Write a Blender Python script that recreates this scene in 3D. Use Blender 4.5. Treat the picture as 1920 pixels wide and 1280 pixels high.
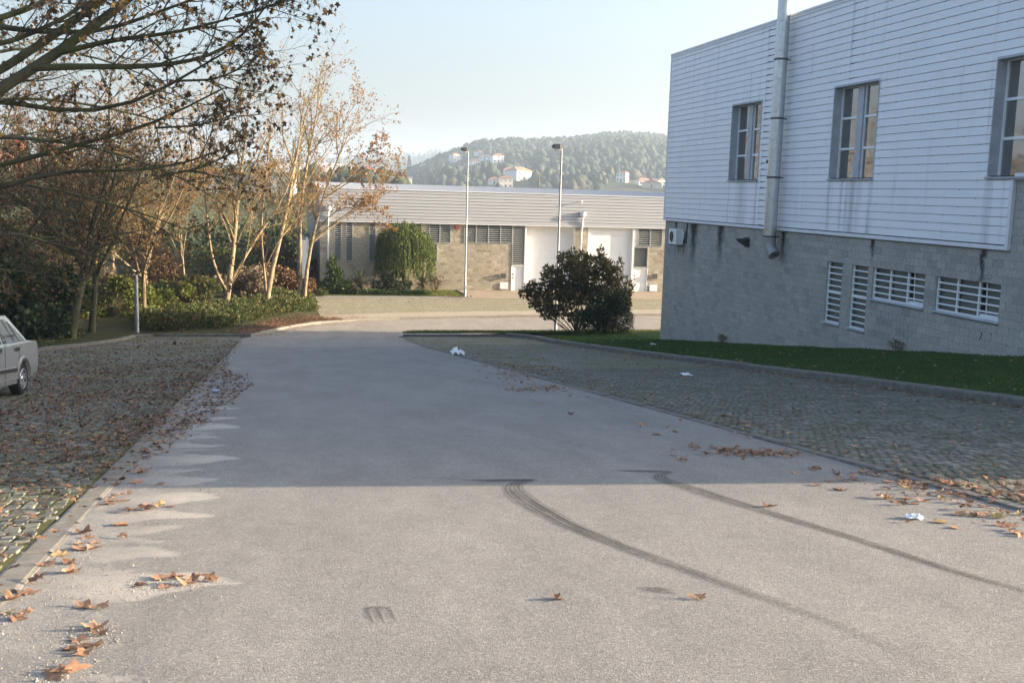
import bpy, math, random
import numpy as np
from mathutils import Vector, Matrix
random.seed(7); rng = np.random.default_rng(11)
scene = bpy.context.scene
for o in list(bpy.data.objects): bpy.data.objects.remove(o)
COL = scene.collection

# ------------------------------------------------------------------ camera
# world: X to the right across the road, Y down along the road, Z up; the road is at z=0 under the camera
F = 1950.0; H = 1.65
PITCH = math.atan(278/F); ROLL = .029; YAW = math.radians(12.88)
fwd = Vector((math.sin(YAW)*math.cos(PITCH), math.cos(YAW)*math.cos(PITCH), -math.sin(PITCH)))
rt0 = Vector((math.cos(YAW), -math.sin(YAW), 0)); up0 = rt0.cross(fwd)
RT = rt0*math.cos(ROLL) + up0*math.sin(ROLL); UP = up0*math.cos(ROLL) - rt0*math.sin(ROLL)
cd = bpy.data.cameras.new('camera'); cam = bpy.data.objects.new('camera', cd); COL.objects.link(cam)
cd.sensor_width = 36; cd.lens = 36*F/1920; cd.clip_start = .05; cd.clip_end = 20000
m = Matrix((RT, UP, -fwd)).transposed().to_4x4(); m.translation = (0, 0, H)
cam.matrix_world = m; scene.camera = cam

# ------------------------------------------------------------------ light
SUN_EL = math.radians(12.3); SUN_AZ = math.atan2(1, -.155)      # clockwise from +Y
S = Vector((math.sin(SUN_AZ)*math.cos(SUN_EL), math.cos(SUN_AZ)*math.cos(SUN_EL), math.sin(SUN_EL)))
sd = bpy.data.lights.new('sun', 'SUN'); sd.energy = 2.6; sd.angle = math.radians(.5); sd.color = (1, .81, .585)
so = bpy.data.objects.new('sun', sd); COL.objects.link(so); so.rotation_euler = (-S).to_track_quat('-Z', 'Y').to_euler(); so.location = (60, -10, 60)
w = bpy.data.worlds.new('World'); scene.world = w; w.use_nodes = True
nt = w.node_tree; nt.nodes.clear()
sky = nt.nodes.new('ShaderNodeTexSky'); sky.sky_type = 'NISHITA'; sky.sun_disc = False
sky.sun_elevation = SUN_EL; sky.sun_rotation = SUN_AZ; sky.altitude = 100; sky.air_density = .92; sky.dust_density = 8.0; sky.ozone_density = 2.2
bg = nt.nodes.new('ShaderNodeBackground'); bg.inputs[1].default_value = .07
wo = nt.nodes.new('ShaderNodeOutputWorld')
nt.links.new(sky.outputs[0], bg.inputs[0]); nt.links.new(bg.outputs[0], wo.inputs[0])
scene.view_settings.view_transform = 'Standard'; scene.view_settings.look = 'None'
scene.view_settings.exposure = 3.0; scene.view_settings.gamma = 1; scene.view_settings.use_curve_mapping = False
scene.render.engine = 'CYCLES'
scene.cycles.max_bounces = 6; scene.cycles.diffuse_bounces = 3; scene.cycles.glossy_bounces = 3; scene.cycles.transparent_max_bounces = 12
scene.cycles.volume_bounces = 0; scene.cycles.use_denoising = True
HAZE = .00045

# ------------------------------------------------------------------ pixel helpers (photo pixels, 1920 wide)
C0 = Vector((0, 0, H))
def ray(x, y): return ((x-960)*RT - (y-640)*UP + F*fwd).normalized()
def onY(x, y, Y):
    d = ray(x, y); return C0 + d*(Y/d.y)
def g(y):
    y = np.asarray(y, float); a = -.112*np.maximum(y, -26); wd = .25
    return np.where(y < 38, a, -5.6 + wd*np.log1p(np.exp(np.clip((a+5.6)/wd, -60, 60))))
def gz(y): return float(g(y))

# ------------------------------------------------------------------ mesh helpers
ORG = {}
def origin_of(p): return ORG.get(p.name, Vector((0, 0, 0))) if p else Vector((0, 0, 0))
def tag(o, label=None, cat=None, group=None, kind=None):
    if label: o['label'] = label
    if cat: o['category'] = cat
    if group: o['group'] = group
    if kind: o['kind'] = kind
    return o
def link(name, me, parent=None, loc=None):
    o = bpy.data.objects.new(name, me); COL.objects.link(o)
    if parent: o.parent = parent
    if loc is not None: o.location = loc
    return o
def empty(name, loc, label=None, cat=None, group=None, rz=0):
    o = bpy.data.objects.new(name, None); COL.objects.link(o); o.empty_display_size = .2
    o.location = loc; o.rotation_euler.z = rz; ORG[o.name] = Vector(loc)
    return tag(o, label, cat, group)
def mesh_np(name, V, faces, mats=None, smooth=False, attrs=None, mat_idx=None):
    """faces: list of int arrays (n,k)"""
    V = np.asarray(V, np.float32); me = bpy.data.meshes.new(name)
    if not isinstance(faces, list): faces = [faces]
    faces = [np.asarray(f, np.int32) for f in faces if len(f)]
    idx = np.concatenate([f.ravel() for f in faces]); tot = np.concatenate([np.full(len(f), f.shape[1], np.int32) for f in faces])
    st = np.concatenate([[0], np.cumsum(tot)[:-1]]).astype(np.int32)
    me.vertices.add(len(V)); me.vertices.foreach_set('co', V.ravel())
    me.loops.add(len(idx)); me.loops.foreach_set('vertex_index', idx)
    me.polygons.add(len(tot)); me.polygons.foreach_set('loop_start', st)
    try: me.polygons.foreach_set('loop_total', tot)
    except Exception: pass
    if mat_idx is not None: me.polygons.foreach_set('material_index', np.asarray(mat_idx, np.int32))
    me.polygons.foreach_set('use_smooth', np.full(len(tot), bool(smooth)))
    for k, a in (attrs or {}).items():
        at = me.attributes.new(k, 'FLOAT', 'POINT'); at.data.foreach_set('value', np.asarray(a, np.float32))
    me.update(calc_edges=True); me.validate(clean_customdata=False)
    for mt in (mats if isinstance(mats, (list, tuple)) else [mats]):
        if mt: me.materials.append(mt)
    return me
class MB:
    def __init__(s): s.v = []; s.f = []; s.r = []; s.cur = .5
    def add(s, vs, fs):
        b = len(s.v); s.v += [tuple(v) for v in vs]; s.f += [tuple(i+b for i in f) for f in fs]; s.r += [s.cur]*len(vs); return s
    def box(s, x0, x1, y0, y1, z0, z1, bev=0):
        if x1 < x0: x0, x1 = x1, x0
        if y1 < y0: y0, y1 = y1, y0
        if z1 < z0: z0, z1 = z1, z0
        if bev:
            b = min(bev, .45*min(x1-x0, y1-y0, z1-z0)); vs = []; ix = {}
            for k, (z, i) in enumerate(((z0, b), (z0+b, 0), (z1-b, 0), (z1, b))):
                vs += [(x0+i, y0+i, z), (x1-i, y0+i, z), (x1-i, y1-i, z), (x0+i, y1-i, z)]
            fs = [(3, 2, 1, 0), (12, 13, 14, 15)]
            for k in range(3):
                for j in range(4): a = 4*k+j; c = 4*k+(j+1) % 4; fs.append((a, c, c+4, a+4))
            return s.add(vs, fs)
        return s.add([(x0, y0, z0), (x1, y0, z0), (x1, y1, z0), (x0, y1, z0), (x0, y0, z1), (x1, y0, z1), (x1, y1, z1), (x0, y1, z1)],
                     [(3, 2, 1, 0), (4, 5, 6, 7), (0, 1, 5, 4), (1, 2, 6, 5), (2, 3, 7, 6), (3, 0, 4, 7)])
    def quad(s, a, b, c, d): return s.add([a, b, c, d], [(0, 1, 2, 3)])
    def tube(s, pts, rad, n=8, cap=True):
        pts = [Vector(p) for p in pts]; rad = rad if hasattr(rad, '__len__') else [rad]*len(pts)
        vs = []; t = (pts[1]-pts[0]).normalized(); u = t.orthogonal().normalized()
        for i, p in enumerate(pts):
            if 0 < i < len(pts)-1: t = ((pts[i+1]-p).normalized()+(p-pts[i-1]).normalized()).normalized()
            elif i: t = (p-pts[i-1]).normalized()
            u = (u-t*u.dot(t)).normalized(); v = t.cross(u)
            for k in range(n): a = 2*math.pi*k/n; vs.append(p+(u*math.cos(a)+v*math.sin(a))*rad[i])
        fs = []
        for i in range(len(pts)-1):
            for k in range(n): a = i*n+k; b = i*n+(k+1) % n; fs.append((a, b, b+n, a+n))
        if cap: fs += [tuple(range(n-1, -1, -1)), tuple((len(pts)-1)*n+k for k in range(n))]
        return s.add(vs, fs)
    def lathe(s, c, prof, n=24, axis='z'):
        vs = []
        for (r, h) in prof:
            for k in range(n):
                a = 2*math.pi*k/n; p = (r*math.cos(a), r*math.sin(a), h)
                if axis == 'x': p = (h, p[0], p[1])
                if axis == 'y': p = (p[0], h, p[1])
                vs.append((c[0]+p[0], c[1]+p[1], c[2]+p[2]))
        fs = []
        for i in range(len(prof)-1):
            for k in range(n): a = i*n+k; b = i*n+(k+1) % n; fs.append((a, b, b+n, a+n))
        fs += [tuple(range(n-1, -1, -1)), tuple((len(prof)-1)*n+k for k in range(n))]
        return s.add(vs, fs)
    def mesh(s, name, mat, smooth=False, org=(0, 0, 0)):
        me = bpy.data.meshes.new(name); o = Vector(org)
        me.from_pydata([Vector(v)-o for v in s.v], [], s.f)
        at = me.attributes.new('rnd', 'FLOAT', 'POINT'); at.data.foreach_set('value', np.asarray(s.r, np.float32))
        if smooth: me.polygons.foreach_set('use_smooth', [True]*len(me.polygons))
        me.update()
        for mt in (mat if isinstance(mat, (list, tuple)) else [mat]): me.materials.append(mt)
        return me
    def build(s, name, mat, parent=None, smooth=False, sharp=None):
        org = origin_of(parent); o = link(name, s.mesh(name, mat, smooth, org), parent); ORG[o.name] = org
        if smooth and sharp: o.data.set_sharp_from_angle(angle=math.radians(sharp))
        return o
def B(name, mat, parent, *a, bev=0): return MB().box(*a, bev=bev).build(name, mat, parent)
def copy_tree(o, parent=None):
    c = o.copy(); COL.objects.link(c); c.parent = parent
    for ch in list(o.children): copy_tree(ch, c)
    return c

# ------------------------------------------------------------------ materials
class NT:
    def __init__(s, name):
        s.m = bpy.data.materials.new(name); s.m.use_nodes = True; s.t = s.m.node_tree; s.t.nodes.clear()
        s.out = s.n('ShaderNodeOutputMaterial'); s.p = s.n('ShaderNodeBsdfPrincipled'); s.l(s.p.outputs[0], s.out.inputs[0])
    def n(s, t, **k):
        x = s.t.nodes.new(t)
        for a, b in k.items(): setattr(x, a, b)
        return x
    def l(s, a, b): s.t.links.new(a, b)
    def put(s, sock, v):
        if hasattr(v, 'is_linked') or isinstance(v, bpy.types.NodeSocket): s.l(v, sock)
        else: sock.default_value = (tuple(v)+(1,) if hasattr(v, '__len__') and len(v) == 3 and len(sock.default_value) == 4 else v)
    def pos(s): return s.n('ShaderNodeNewGeometry').outputs['Position']
    def obj(s): return s.n('ShaderNodeTexCoord').outputs['Object']
    def sep(s, v): x = s.n('ShaderNodeSeparateXYZ'); s.l(v, x.inputs[0]); return x.outputs
    def mapv(s, v, sc=(1, 1, 1), loc=(0, 0, 0)):
        x = s.n('ShaderNodeMapping'); s.l(v, x.inputs[0]); x.inputs['Scale'].default_value = sc; x.inputs['Location'].default_value = loc; return x.outputs[0]
    def noise(s, v, scale, det=4, rough=.6):
        x = s.n('ShaderNodeTexNoise'); s.l(v, x.inputs['Vector']); x.inputs['Scale'].default_value = scale; x.inputs['Detail'].default_value = det; x.inputs['Roughness'].default_value = rough; return x.outputs[0]
    def voro(s, v, scale, feature='F1', out=0, rand=1):
        x = s.n('ShaderNodeTexVoronoi', feature=feature); s.l(v, x.inputs['Vector']); x.inputs['Scale'].default_value = scale; x.inputs['Randomness'].default_value = rand; return x.outputs[out]
    def math(s, op, a, b=0, c=0, clamp=False):
        x = s.n('ShaderNodeMath', operation=op, use_clamp=clamp); s.put(x.inputs[0], a); s.put(x.inputs[1], b); s.put(x.inputs[2], c); return x.outputs[0]
    def ramp(s, f, stops, interp='LINEAR'):
        x = s.n('ShaderNodeValToRGB'); s.l(f, x.inputs[0]); r = x.color_ramp; r.interpolation = interp
        while len(r.elements) < len(stops): r.elements.new(.5)
        for e, (p, c) in zip(r.elements, stops): e.position = p; e.color = (tuple(c)+(1,)) if hasattr(c, '__len__') else (c, c, c, 1)
        return x.outputs[0]
    def mix(s, f, a, b, blend='MIX'):
        x = s.n('ShaderNodeMix', data_type='RGBA', blend_type=blend); s.put(x.inputs[0], f); s.put(x.inputs[6], a); s.put(x.inputs[7], b); return x.outputs[2]
    def attr(s, name): x = s.n('ShaderNodeAttribute', attribute_name=name); return x.outputs['Fac']
    def rand(s): return s.n('ShaderNodeObjectInfo').outputs['Random']
    def bump(s, h, strength=.4, dist=.01):
        x = s.n('ShaderNodeBump'); x.inputs['Strength'].default_value = strength; x.inputs['Distance'].default_value = dist; s.l(h, x.inputs['Height']); s.l(x.outputs[0], s.p.inputs['Normal']); return x
    def set(s, col=None, rough=None, metal=None, spec=None):
        if col is not None: s.put(s.p.inputs['Base Color'], col)
        if rough is not None: s.put(s.p.inputs['Roughness'], rough)
        if metal is not None: s.put(s.p.inputs['Metallic'], metal)
        if spec is not None: s.put(s.p.inputs['Specular IOR Level'], spec)
        return s
M = {}
def simple(name, col, rough=.6, metal=0, var=.12, scale=6, bump=0, bscale=60, spec=.4, dist=.01):
    t = NT(name); p = t.pos(); n = t.noise(p, scale, 5)
    lo = [c*(1-var) for c in col]; hi = [min(1, c*(1+var)) for c in col]
    t.set(t.ramp(n, [(.3, lo), (.7, hi)]), rough, metal, spec)
    if bump: t.bump(t.noise(p, bscale, 3), bump, dist)
    M[name] = t.m; return t.m
def leafmat(name, stops, trans=.35, rough=.55):
    t = NT(name); f = t.math('FRACT', t.math('ADD', t.attr('rnd'), t.math('MULTIPLY', t.rand(), .9)))
    c = t.ramp(f, stops); c = t.mix(.35, c, t.ramp(t.noise(t.pos(), 25, 2), [(.3, (.35, .3, .3)), (.7, (1.25, 1.2, 1.1))]), 'MULTIPLY')
    t.set(c, rough, 0, .3)
    tr = t.n('ShaderNodeBsdfTranslucent'); t.l(c, tr.inputs[0]); mx = t.n('ShaderNodeMixShader'); mx.inputs[0].default_value = trans
    t.l(t.p.outputs[0], mx.inputs[1]); t.l(tr.outputs[0], mx.inputs[2]); t.l(mx.outputs[0], t.out.inputs[0]); M[name] = t.m; return t.m
def asphalt(name, lo, hi, warm):
    t = NT(name); p = t.pos()
    big = t.noise(t.mapv(p, (1.6, .5, 1)), .75, 6, .65); med = t.noise(p, 5, 4); fine = t.noise(p, 95, 3, .75); gr = t.voro(p, 80, 'F1', 1)
    grey = t.n('ShaderNodeSeparateColor'); t.l(gr, grey.inputs[0])
    c = t.ramp(big, [(.3, lo), (.72, hi)])
    c = t.mix(.35, c, t.ramp(med, [(.3, (.75, .75, .76)), (.7, (1.1, 1.1, 1.08))]), 'MULTIPLY')
    c = t.mix(.48, c, t.ramp(grey.outputs[0], [(0, (.55, .54, .53)), (.5, (.95, .94, .93)), (.85, (1.15, 1.12, 1.08)), (1, (1.75, 1.7, 1.62))]), 'MULTIPLY')
    c = t.mix(.55, c, t.ramp(fine, [(.3, (.5, .5, .5)), (.7, (1.3, 1.3, 1.3))]), 'MULTIPLY')
    st_ = t.ramp(t.noise(p, .9, 7, .8), [(.60, 0), (.74, .45)]); c = t.mix(st_, c, [a*.72 for a in lo])
    s = t.attr('sand'); sn = t.math('MULTIPLY', t.math('SUBTRACT', t.math('ADD', t.math('MULTIPLY', s, 1.35), t.math('MULTIPLY', t.noise(p, 4.5, 7, .75), 1.25)), .92), 1.0, clamp=True); sn = t.math('MULTIPLY', sn, t.math('GREATER_THAN', s, .02))
    sandc = t.ramp(t.noise(p, 160, 3), [(.3, (.33, .30, .26)), (.7, (.56, .52, .46))])
    c = t.mix(sn, c, sandc)
    t.set(c, .88, 0, .25); t.bump(t.math('ADD', t.math('MULTIPLY', grey.outputs[0], .5), fine), .8, .010)
    M[name] = t.m; return t.m
asphalt('asphalt', (.232, .224, .211), (.312, .30, .282), 1)
asphalt('asphalt_far', (.27, .245, .21), (.36, .325, .275), 1)
simple('kerb_concrete', (.205, .188, .158), .85, var=.22, scale=9, bump=.5, bscale=90, dist=.006)
simple('kerb_dark', (.145, .138, .122), .88, var=.3, scale=7, bump=.6, bscale=70, dist=.008)
def cobble_stone():
    t = NT('cobble_stone'); p = t.pos(); r = t.math('FRACT', t.math('ADD', t.attr('rnd'), t.rand()))
    c = t.ramp(r, [(0, (.13, .128, .118)), (.5, (.185, .18, .166)), (.85, (.24, .232, .212)), (1, (.29, .28, .255))])
    c = t.mix(.6, c, t.ramp(t.noise(p, 90, 3), [(.3, (.55, .55, .55)), (.7, (1.25, 1.25, 1.2))]), 'MULTIPLY')
    moss = t.ramp(t.noise(p, 1.3, 6, .75), [(.40, .12), (.62, .62)]); c = t.mix(moss, c, (.088, .094, .048))
    t.set(c, .9, 0, .2); t.bump(t.noise(p, 120, 3), .35, .005); M['cobble_stone'] = t.m
cobble_stone()
def joint_soil():
    t = NT('joint_soil'); p = t.pos()
    c = t.ramp(t.noise(p, 3.5, 6, .7), [(.36, (.085, .07, .045)), (.5, (.105, .10, .045)), (.66, (.15, .155, .05))])
    c = t.mix(.5, c, t.ramp(t.noise(p, 130, 2), [(.3, (.5, .5, .5)), (.7, (1.3, 1.3, 1.3))]), 'MULTIPLY')
    t.set(c, .95, 0, .1); t.bump(t.noise(p, 60, 4), .7, .01); M['joint_soil'] = t.m
joint_soil()
def cobble_far(name, moss_lo, moss_hi, stone=(.20, .195, .18), green=(.12, .125, .05)):
    t = NT(name); p = t.pos(); v = t.mapv(p, (1, 1, 0))
    d = t.voro(v, 8.5, 'DISTANCE_TO_EDGE', 0, .55); cell = t.n('ShaderNodeSeparateColor'); t.l(t.voro(v, 8.5, 'F1', 1, .55), cell.inputs[0])
    c = t.ramp(cell.outputs[0], [(0, [a*.75 for a in stone]), (1, [a*1.45 for a in stone])])
    moss = t.ramp(t.noise(p, .7, 7, .75), [(moss_lo, 0), (moss_hi, .85)])
    c = t.mix(t.ramp(d, [(.03, 1), (.10, 0)]), c, (.10, .095, .05)); c = t.mix(moss, c, green)
    c = t.mix(.5, c, t.ramp(t.noise(p, 45, 3), [(.3, (.55, .55, .55)), (.7, (1.25, 1.25, 1.25))]), 'MULTIPLY')
    t.set(c, .9, 0, .2); t.bump(t.math('MINIMUM', d, .12), .8, .08); M[name] = t.m
cobble_far('cobble_far', .40, .62); cobble_far('cobble_mossy', .42, .68, (.31, .275, .21), (.24, .22, .10))
def earth(name, a, b, cc, sc=1.2):
    t = NT(name); p = t.pos(); c = t.ramp(t.noise(p, sc, 7, .7), [(.3, a), (.5, b), (.7, cc)])
    c = t.mix(.5, c, t.ramp(t.noise(p, 40, 3), [(.3, (.5, .5, .5)), (.7, (1.3, 1.3, 1.3))]), 'MULTIPLY')
    t.set(c, .95, 0, .1); t.bump(t.noise(p, 25, 4), .8, .03); M[name] = t.m
earth('verge_earth', (.045, .04, .025), (.07, .065, .03), (.06, .085, .025))
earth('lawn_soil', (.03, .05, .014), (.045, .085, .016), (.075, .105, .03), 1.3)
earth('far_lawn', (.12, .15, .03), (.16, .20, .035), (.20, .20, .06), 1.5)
earth('terrain_earth', (.09, .08, .05), (.10, .11, .05), (.08, .10, .045), .02)
earth('hill_earth', (.06, .075, .035), (.10, .095, .05), (.07, .085, .04), .01)
earth('sand_pavement', (.34, .29, .21), (.40, .345, .255), (.44, .39, .30), 2)
earth('apron', (.30, .24, .17), (.36, .29, .21), (.40, .34, .26), .8)
def cladding(name, base, streak=True):
    t = NT(name); p = t.pos(); x, y, z = t.sep(p)
    c = t.ramp(t.noise(t.mapv(p, (.3, .3, 2.5)), 2, 4), [(.3, [a*.93 for a in base]), (.7, base)])
    if streak:
        st = t.noise(t.mapv(p, (1.2, 1.2, .045)), 3.1, 5, .75); fade = t.ramp(t.noise(p, .35, 3), [(.40, 0), (.66, .75)])
        c = t.mix(t.math('MULTIPLY', t.ramp(st, [(.53, 0), (.70, .75)]), fade), c, [a*.45 for a in base])
        # rain streaks under the window corners
        tot = None
        for y0, wd in ((37.5, .05), (35.15, .06), (30.0, .07), (27.65, .07), (28.6, .25), (22.45, .10), (36.4, .3)):
            k = t.math('SUBTRACT', 1, t.math('DIVIDE', t.math('ABSOLUTE', t.math('SUBTRACT', t.math('ADD', y, t.math('MULTIPLY', t.math('SUBTRACT', t.noise(p, 1.5, 2), .5), .2)), y0)), wd*2.2), clamp=True)
            tot = k if tot is None else t.math('MAXIMUM', tot, k)
        jt = None
        for y0, wd in ((29.27, .10), (34.85, .06), (21.62, .05), (40.2, .04)):
            k = t.math('SUBTRACT', 1, t.math('DIVIDE', t.math('ABSOLUTE', t.math('SUBTRACT', y, y0)), wd), clamp=True); jt = k if jt is None else t.math('MAXIMUM', jt, k)
        c = t.mix(t.math('MULTIPLY', jt, t.ramp(t.noise(t.mapv(p, (1, 1, .6)), 1.7, 5, .8), [(.42, 0), (.62, .7)])), c, [a*.4 for a in base])
        below = t.math('MULTIPLY', t.math('LESS_THAN', z, 2.40), t.ramp(t.noise(t.mapv(p, (1, 3, .3)), 2.5, 4), [(.3, .15), (.7, .62)]))
        c = t.mix(t.math('MULTIPLY', tot, below), c, [a*.35 for a in base])
        xn = t.ramp(t.noise(t.mapv(p, (1, .8, .3)), 1.4, 5, .7), [(.55, 0), (.8, .28)]); c = t.mix(xn, c, [a*.6 for a in base])
    t.set(c, .42, 0, .45); M[name] = t.m
cladding('cladding_white', (.82, .835, .865)); cladding('cladding_far', (.42, .43, .445), False)
def block(name, a, b, cc, stains=(), bs=45, bd=.012, sp=16):
    t = NT(name); p = t.pos(); x, y, z = t.sep(p); r = t.math('FRACT', t.math('ADD', t.attr('rnd'), t.rand()))
    c = t.ramp(r, [(0, a), (.3, b), (.75, b), (1, cc)])
    c = t.mix(.7, c, t.ramp(t.noise(p, sp, 5, .85), [(.32, (.45, .45, .45)), (.68, (1.4, 1.38, 1.35))]), 'MULTIPLY')
    c = t.mix(.5, c, t.ramp(t.noise(p, .45, 5), [(.3, (.72, .73, .74)), (.7, (1.12, 1.1, 1.06))]), 'MULTIPLY')
    tot = None
    for y0, wd, zlo in stains:
        yy = t.math('ADD', y, t.math('MULTIPLY', t.math('SUBTRACT', t.noise(p, 3.5, 4), .5), .55))
        k = t.math('SUBTRACT', 1, t.math('DIVIDE', t.math('ABSOLUTE', t.math('SUBTRACT', yy, y0)), wd), clamp=True)
        k = t.math('MULTIPLY', k, t.math('DIVIDE', t.math('SUBTRACT', z, zlo), .5-zlo, clamp=True))
        tot = k if tot is None else t.math('MAXIMUM', tot, k)
    if tot is not None: c = t.mix(t.math('MULTIPLY', tot, 1.5, clamp=True), c, (.05, .047, .043))
    t.set(c, .95, 0, .15); t.bump(t.noise(p, bs, 5, .8), .55, bd); M[name] = t.m
block('block_grey', (.335, .326, .31), (.40, .388, .366), (.445, .43, .403), ((40.9, .45, -1.5), (38.2, .4, -1.2), (33.0, .25, -.6), (22.5, .16, -.75), (27.45, .12, -.2), (42.9, .12, -1.0)))
block('block_warm', (.31, .27, .205), (.40, .355, .28), (.50, .45, .365), (), 11, .02, 9)
simple('mortar', (.22, .215, .20), .95)
simple('trim_white', (.70, .71, .74), .45, var=.06)
simple('reveal_grey', (.42, .44, .48), .55, var=.15, scale=3)
simple('frame_white', (.78, .79, .80), .4, var=.05)
simple('bar_white', (.72, .75, .76), .45, var=.1, scale=20)
simple('door_white', (.80, .80, .79), .45, var=.04)
simple('dark_gap', (.03, .03, .032), .8)
simple('louvre_slat', (.36, .37, .35), .5, var=.1)
simple('louvre_back', (.055, .065, .06), .35)
simple('steel', (.50, .52, .54), .32, .85, var=.15, scale=8)
simple('steel_dark', (.10, .10, .11), .5, .5)
simple('galvanised', (.30, .31, .32), .5, .4, var=.12, scale=5)
simple('plastic_white', (.78, .78, .75), .4, var=.04)
simple('plastic_dark', (.03, .03, .032), .5)
simple('plastic_red', (.22, .045, .04), .5)
simple('roof_metal', (.46, .46, .455), .85, 0, var=.08, spec=.1)
simple('fence_metal', (.33, .39, .44), .45, .2, var=.08)
simple('rubble', (.26, .235, .20), .9, var=.35, scale=30)
simple('wood_pole', (.22, .19, .15), .85, var=.2)
simple('cable', (.25, .25, .25), .6)
simple('paper_white', (.80, .80, .80), .6, var=.05)
simple('can_blue', (.35, .42, .62), .3, .5)
def glass(name, col, rough=.03, spec=.5, ior=1.6):
    t = NT(name); t.set(col, t.ramp(t.noise(t.pos(), 2, 3), [(.3, rough), (.7, rough*2.5)]), 0, spec)
    t.p.inputs['IOR'].default_value = ior
    t.bump(t.noise(t.pos(), 1.1, 2), .035, .05); M[name] = t.m
glass('window_glass', (.06, .065, .06), .02, .5, 3.4); glass('frosted_glass', (.12, .125, .115), .35); glass('car_glass', (.02, .022, .025), .02)
def bark(name, a, b, moss=0):
    t = NT(name); p = t.pos(); c = t.ramp(t.noise(t.mapv(p, (1, 1, .5)), 7, 5, .7), [(.36, a), (.5, b), (.62, [min(1, q*1.25) for q in b])])
    if moss: c = t.mix(t.ramp(t.noise(p, 2.2, 4), [(.42, 0), (.62, moss)]), c, (.10, .12, .035))
    t.set(c, .9, 0, .15); t.bump(t.noise(t.mapv(p, (1, 1, .4)), 35, 4), .6, .02); M[name] = t.m
bark('bark_plane', (.12, .092, .055), (.27, .21, .135)); bark('bark_dark', (.035, .032, .023), (.075, .067, .048), .5); bark('bark_twig', (.13, .10, .055), (.21, .16, .085), .4)
bark('bark_near', (.028, .027, .02), (.058, .055, .04), .4)
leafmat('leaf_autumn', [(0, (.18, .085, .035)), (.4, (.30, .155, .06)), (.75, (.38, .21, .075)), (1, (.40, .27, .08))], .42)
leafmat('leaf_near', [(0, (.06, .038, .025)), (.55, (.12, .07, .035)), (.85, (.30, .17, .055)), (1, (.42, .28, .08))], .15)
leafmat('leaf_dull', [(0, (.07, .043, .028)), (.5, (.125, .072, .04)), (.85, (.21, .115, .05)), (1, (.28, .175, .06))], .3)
leafmat('leaf_fallen_lit', [(0, (.17, .095, .06)), (.35, (.30, .17, .105)), (.7, (.42, .245, .15)), (.92, (.50, .30, .19)), (1, (.46, .36, .15))], .2, .7)  # lit copy of the fallen leaves: sunlight painted in as brighter browns
leafmat('leaf_fallen_shade', [(0, (.085, .05, .034)), (.35, (.16, .093, .06)), (.7, (.24, .14, .088)), (.92, (.33, .20, .12)), (1, (.32, .25, .10))], .1, .75)  # shaded copy for the left bay litter: shade painted in as darker browns
leafmat('leaf_green', [(0, (.03, .055, .012)), (.6, (.055, .10, .02)), (1, (.11, .15, .03))], .3)
leafmat('leaf_shrub', [(0, (.07, .075, .03)), (.4, (.11, .115, .04)), (.7, (.17, .14, .055)), (1, (.20, .115, .06))], .4)
leafmat('leaf_dark', [(0, (.018, .032, .012)), (.6, (.032, .055, .018)), (1, (.05, .08, .022))], .2)
leafmat('leaf_ground', [(0, (.045, .07, .018)), (.5, (.08, .105, .026)), (.85, (.12, .12, .035)), (1, (.20, .12, .045))], .3)
leafmat('leaf_lime', [(0, (.07, .095, .02)), (.6, (.12, .15, .028)), (1, (.20, .21, .05))], .4)
leafmat('leaf_cypress', [(0, (.04, .065, .014)), (.5, (.085, .125, .022)), (1, (.17, .19, .03))], .3)
leafmat('leaf_dry', [(0, (.14, .105, .065)), (.6, (.24, .19, .12)), (1, (.21, .14, .065))], .3)
leafmat('leaf_blade', [(0, (.05, .07, .03)), (.6, (.09, .11, .045)), (1, (.30, .24, .13))], .25)
leafmat('grass_blade', [(0, (.03, .07, .012)), (.6, (.045, .11, .018)), (1, (.09, .14, .03))], .35)
leafmat('forest', [(0, (.022, .037, .026)), (.5, (.034, .05, .032)), (.85, (.045, .06, .036)), (1, (.09, .068, .042))], .02, .9)
def skid():
    t = NT('skid_rubber'); uv = t.n('ShaderNodeUVMap').outputs[0]; u, v, _ = t.sep(uv)
    st = t.noise(t.mapv(uv, (.12, 34, 1)), 1.0, 4, .7); br = t.ramp(t.noise(t.mapv(uv, (2.2, 3, 1)), 1.0, 5, .8), [(.34, .35), (.56, 1)]); rib = t.ramp(t.math('SINE', t.math('MULTIPLY', v, 34)), [(0, .35), (.4, 1)]); edge = t.math('MULTIPLY', t.math('MULTIPLY', v, t.math('SUBTRACT', 1, v)), 9, clamp=True)
    sp = t.ramp(t.noise(t.pos(), 120, 2), [(.35, .45), (.65, 1)])
    a = t.math('MULTIPLY', t.math('MULTIPLY', t.math('MULTIPLY', t.math('MULTIPLY', t.ramp(st, [(.42, .12), (.54, 1)]), edge), sp), t.math('MULTIPLY', br, rib)), t.attr('fade'), clamp=True)
    t.set((.035, .033, .032), .8, 0, .3); t.l(a, t.p.inputs['Alpha']); M['skid_rubber'] = t.m
skid()
def carpaint():
    t = NT('car_paint'); t.set((.56, .56, .54), .26, .7, .5); t.p.inputs['Coat Weight'].default_value = .6; t.p.inputs['Coat Roughness'].default_value = .08; M['car_paint'] = t.m
carpaint()
simple('tyre', (.02, .02, .02), .85); simple('car_trim', (.035, .033, .03), .5); simple('alloy', (.62, .63, .64), .3, .8); simple('tail_red', (.35, .03, .02), .2); simple('lamp_clear', (.7, .72, .72), .1)
simple('roof_tile', (.45, .20, .12), .85, var=.2, scale=.8); simple('house_white', (.82, .80, .77), .7, var=.05); simple('house_cream', (.60, .52, .42), .75); simple('shed_grey', (.30, .31, .33), .7); simple('tower_red', (.60, .10, .06), .5)
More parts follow.
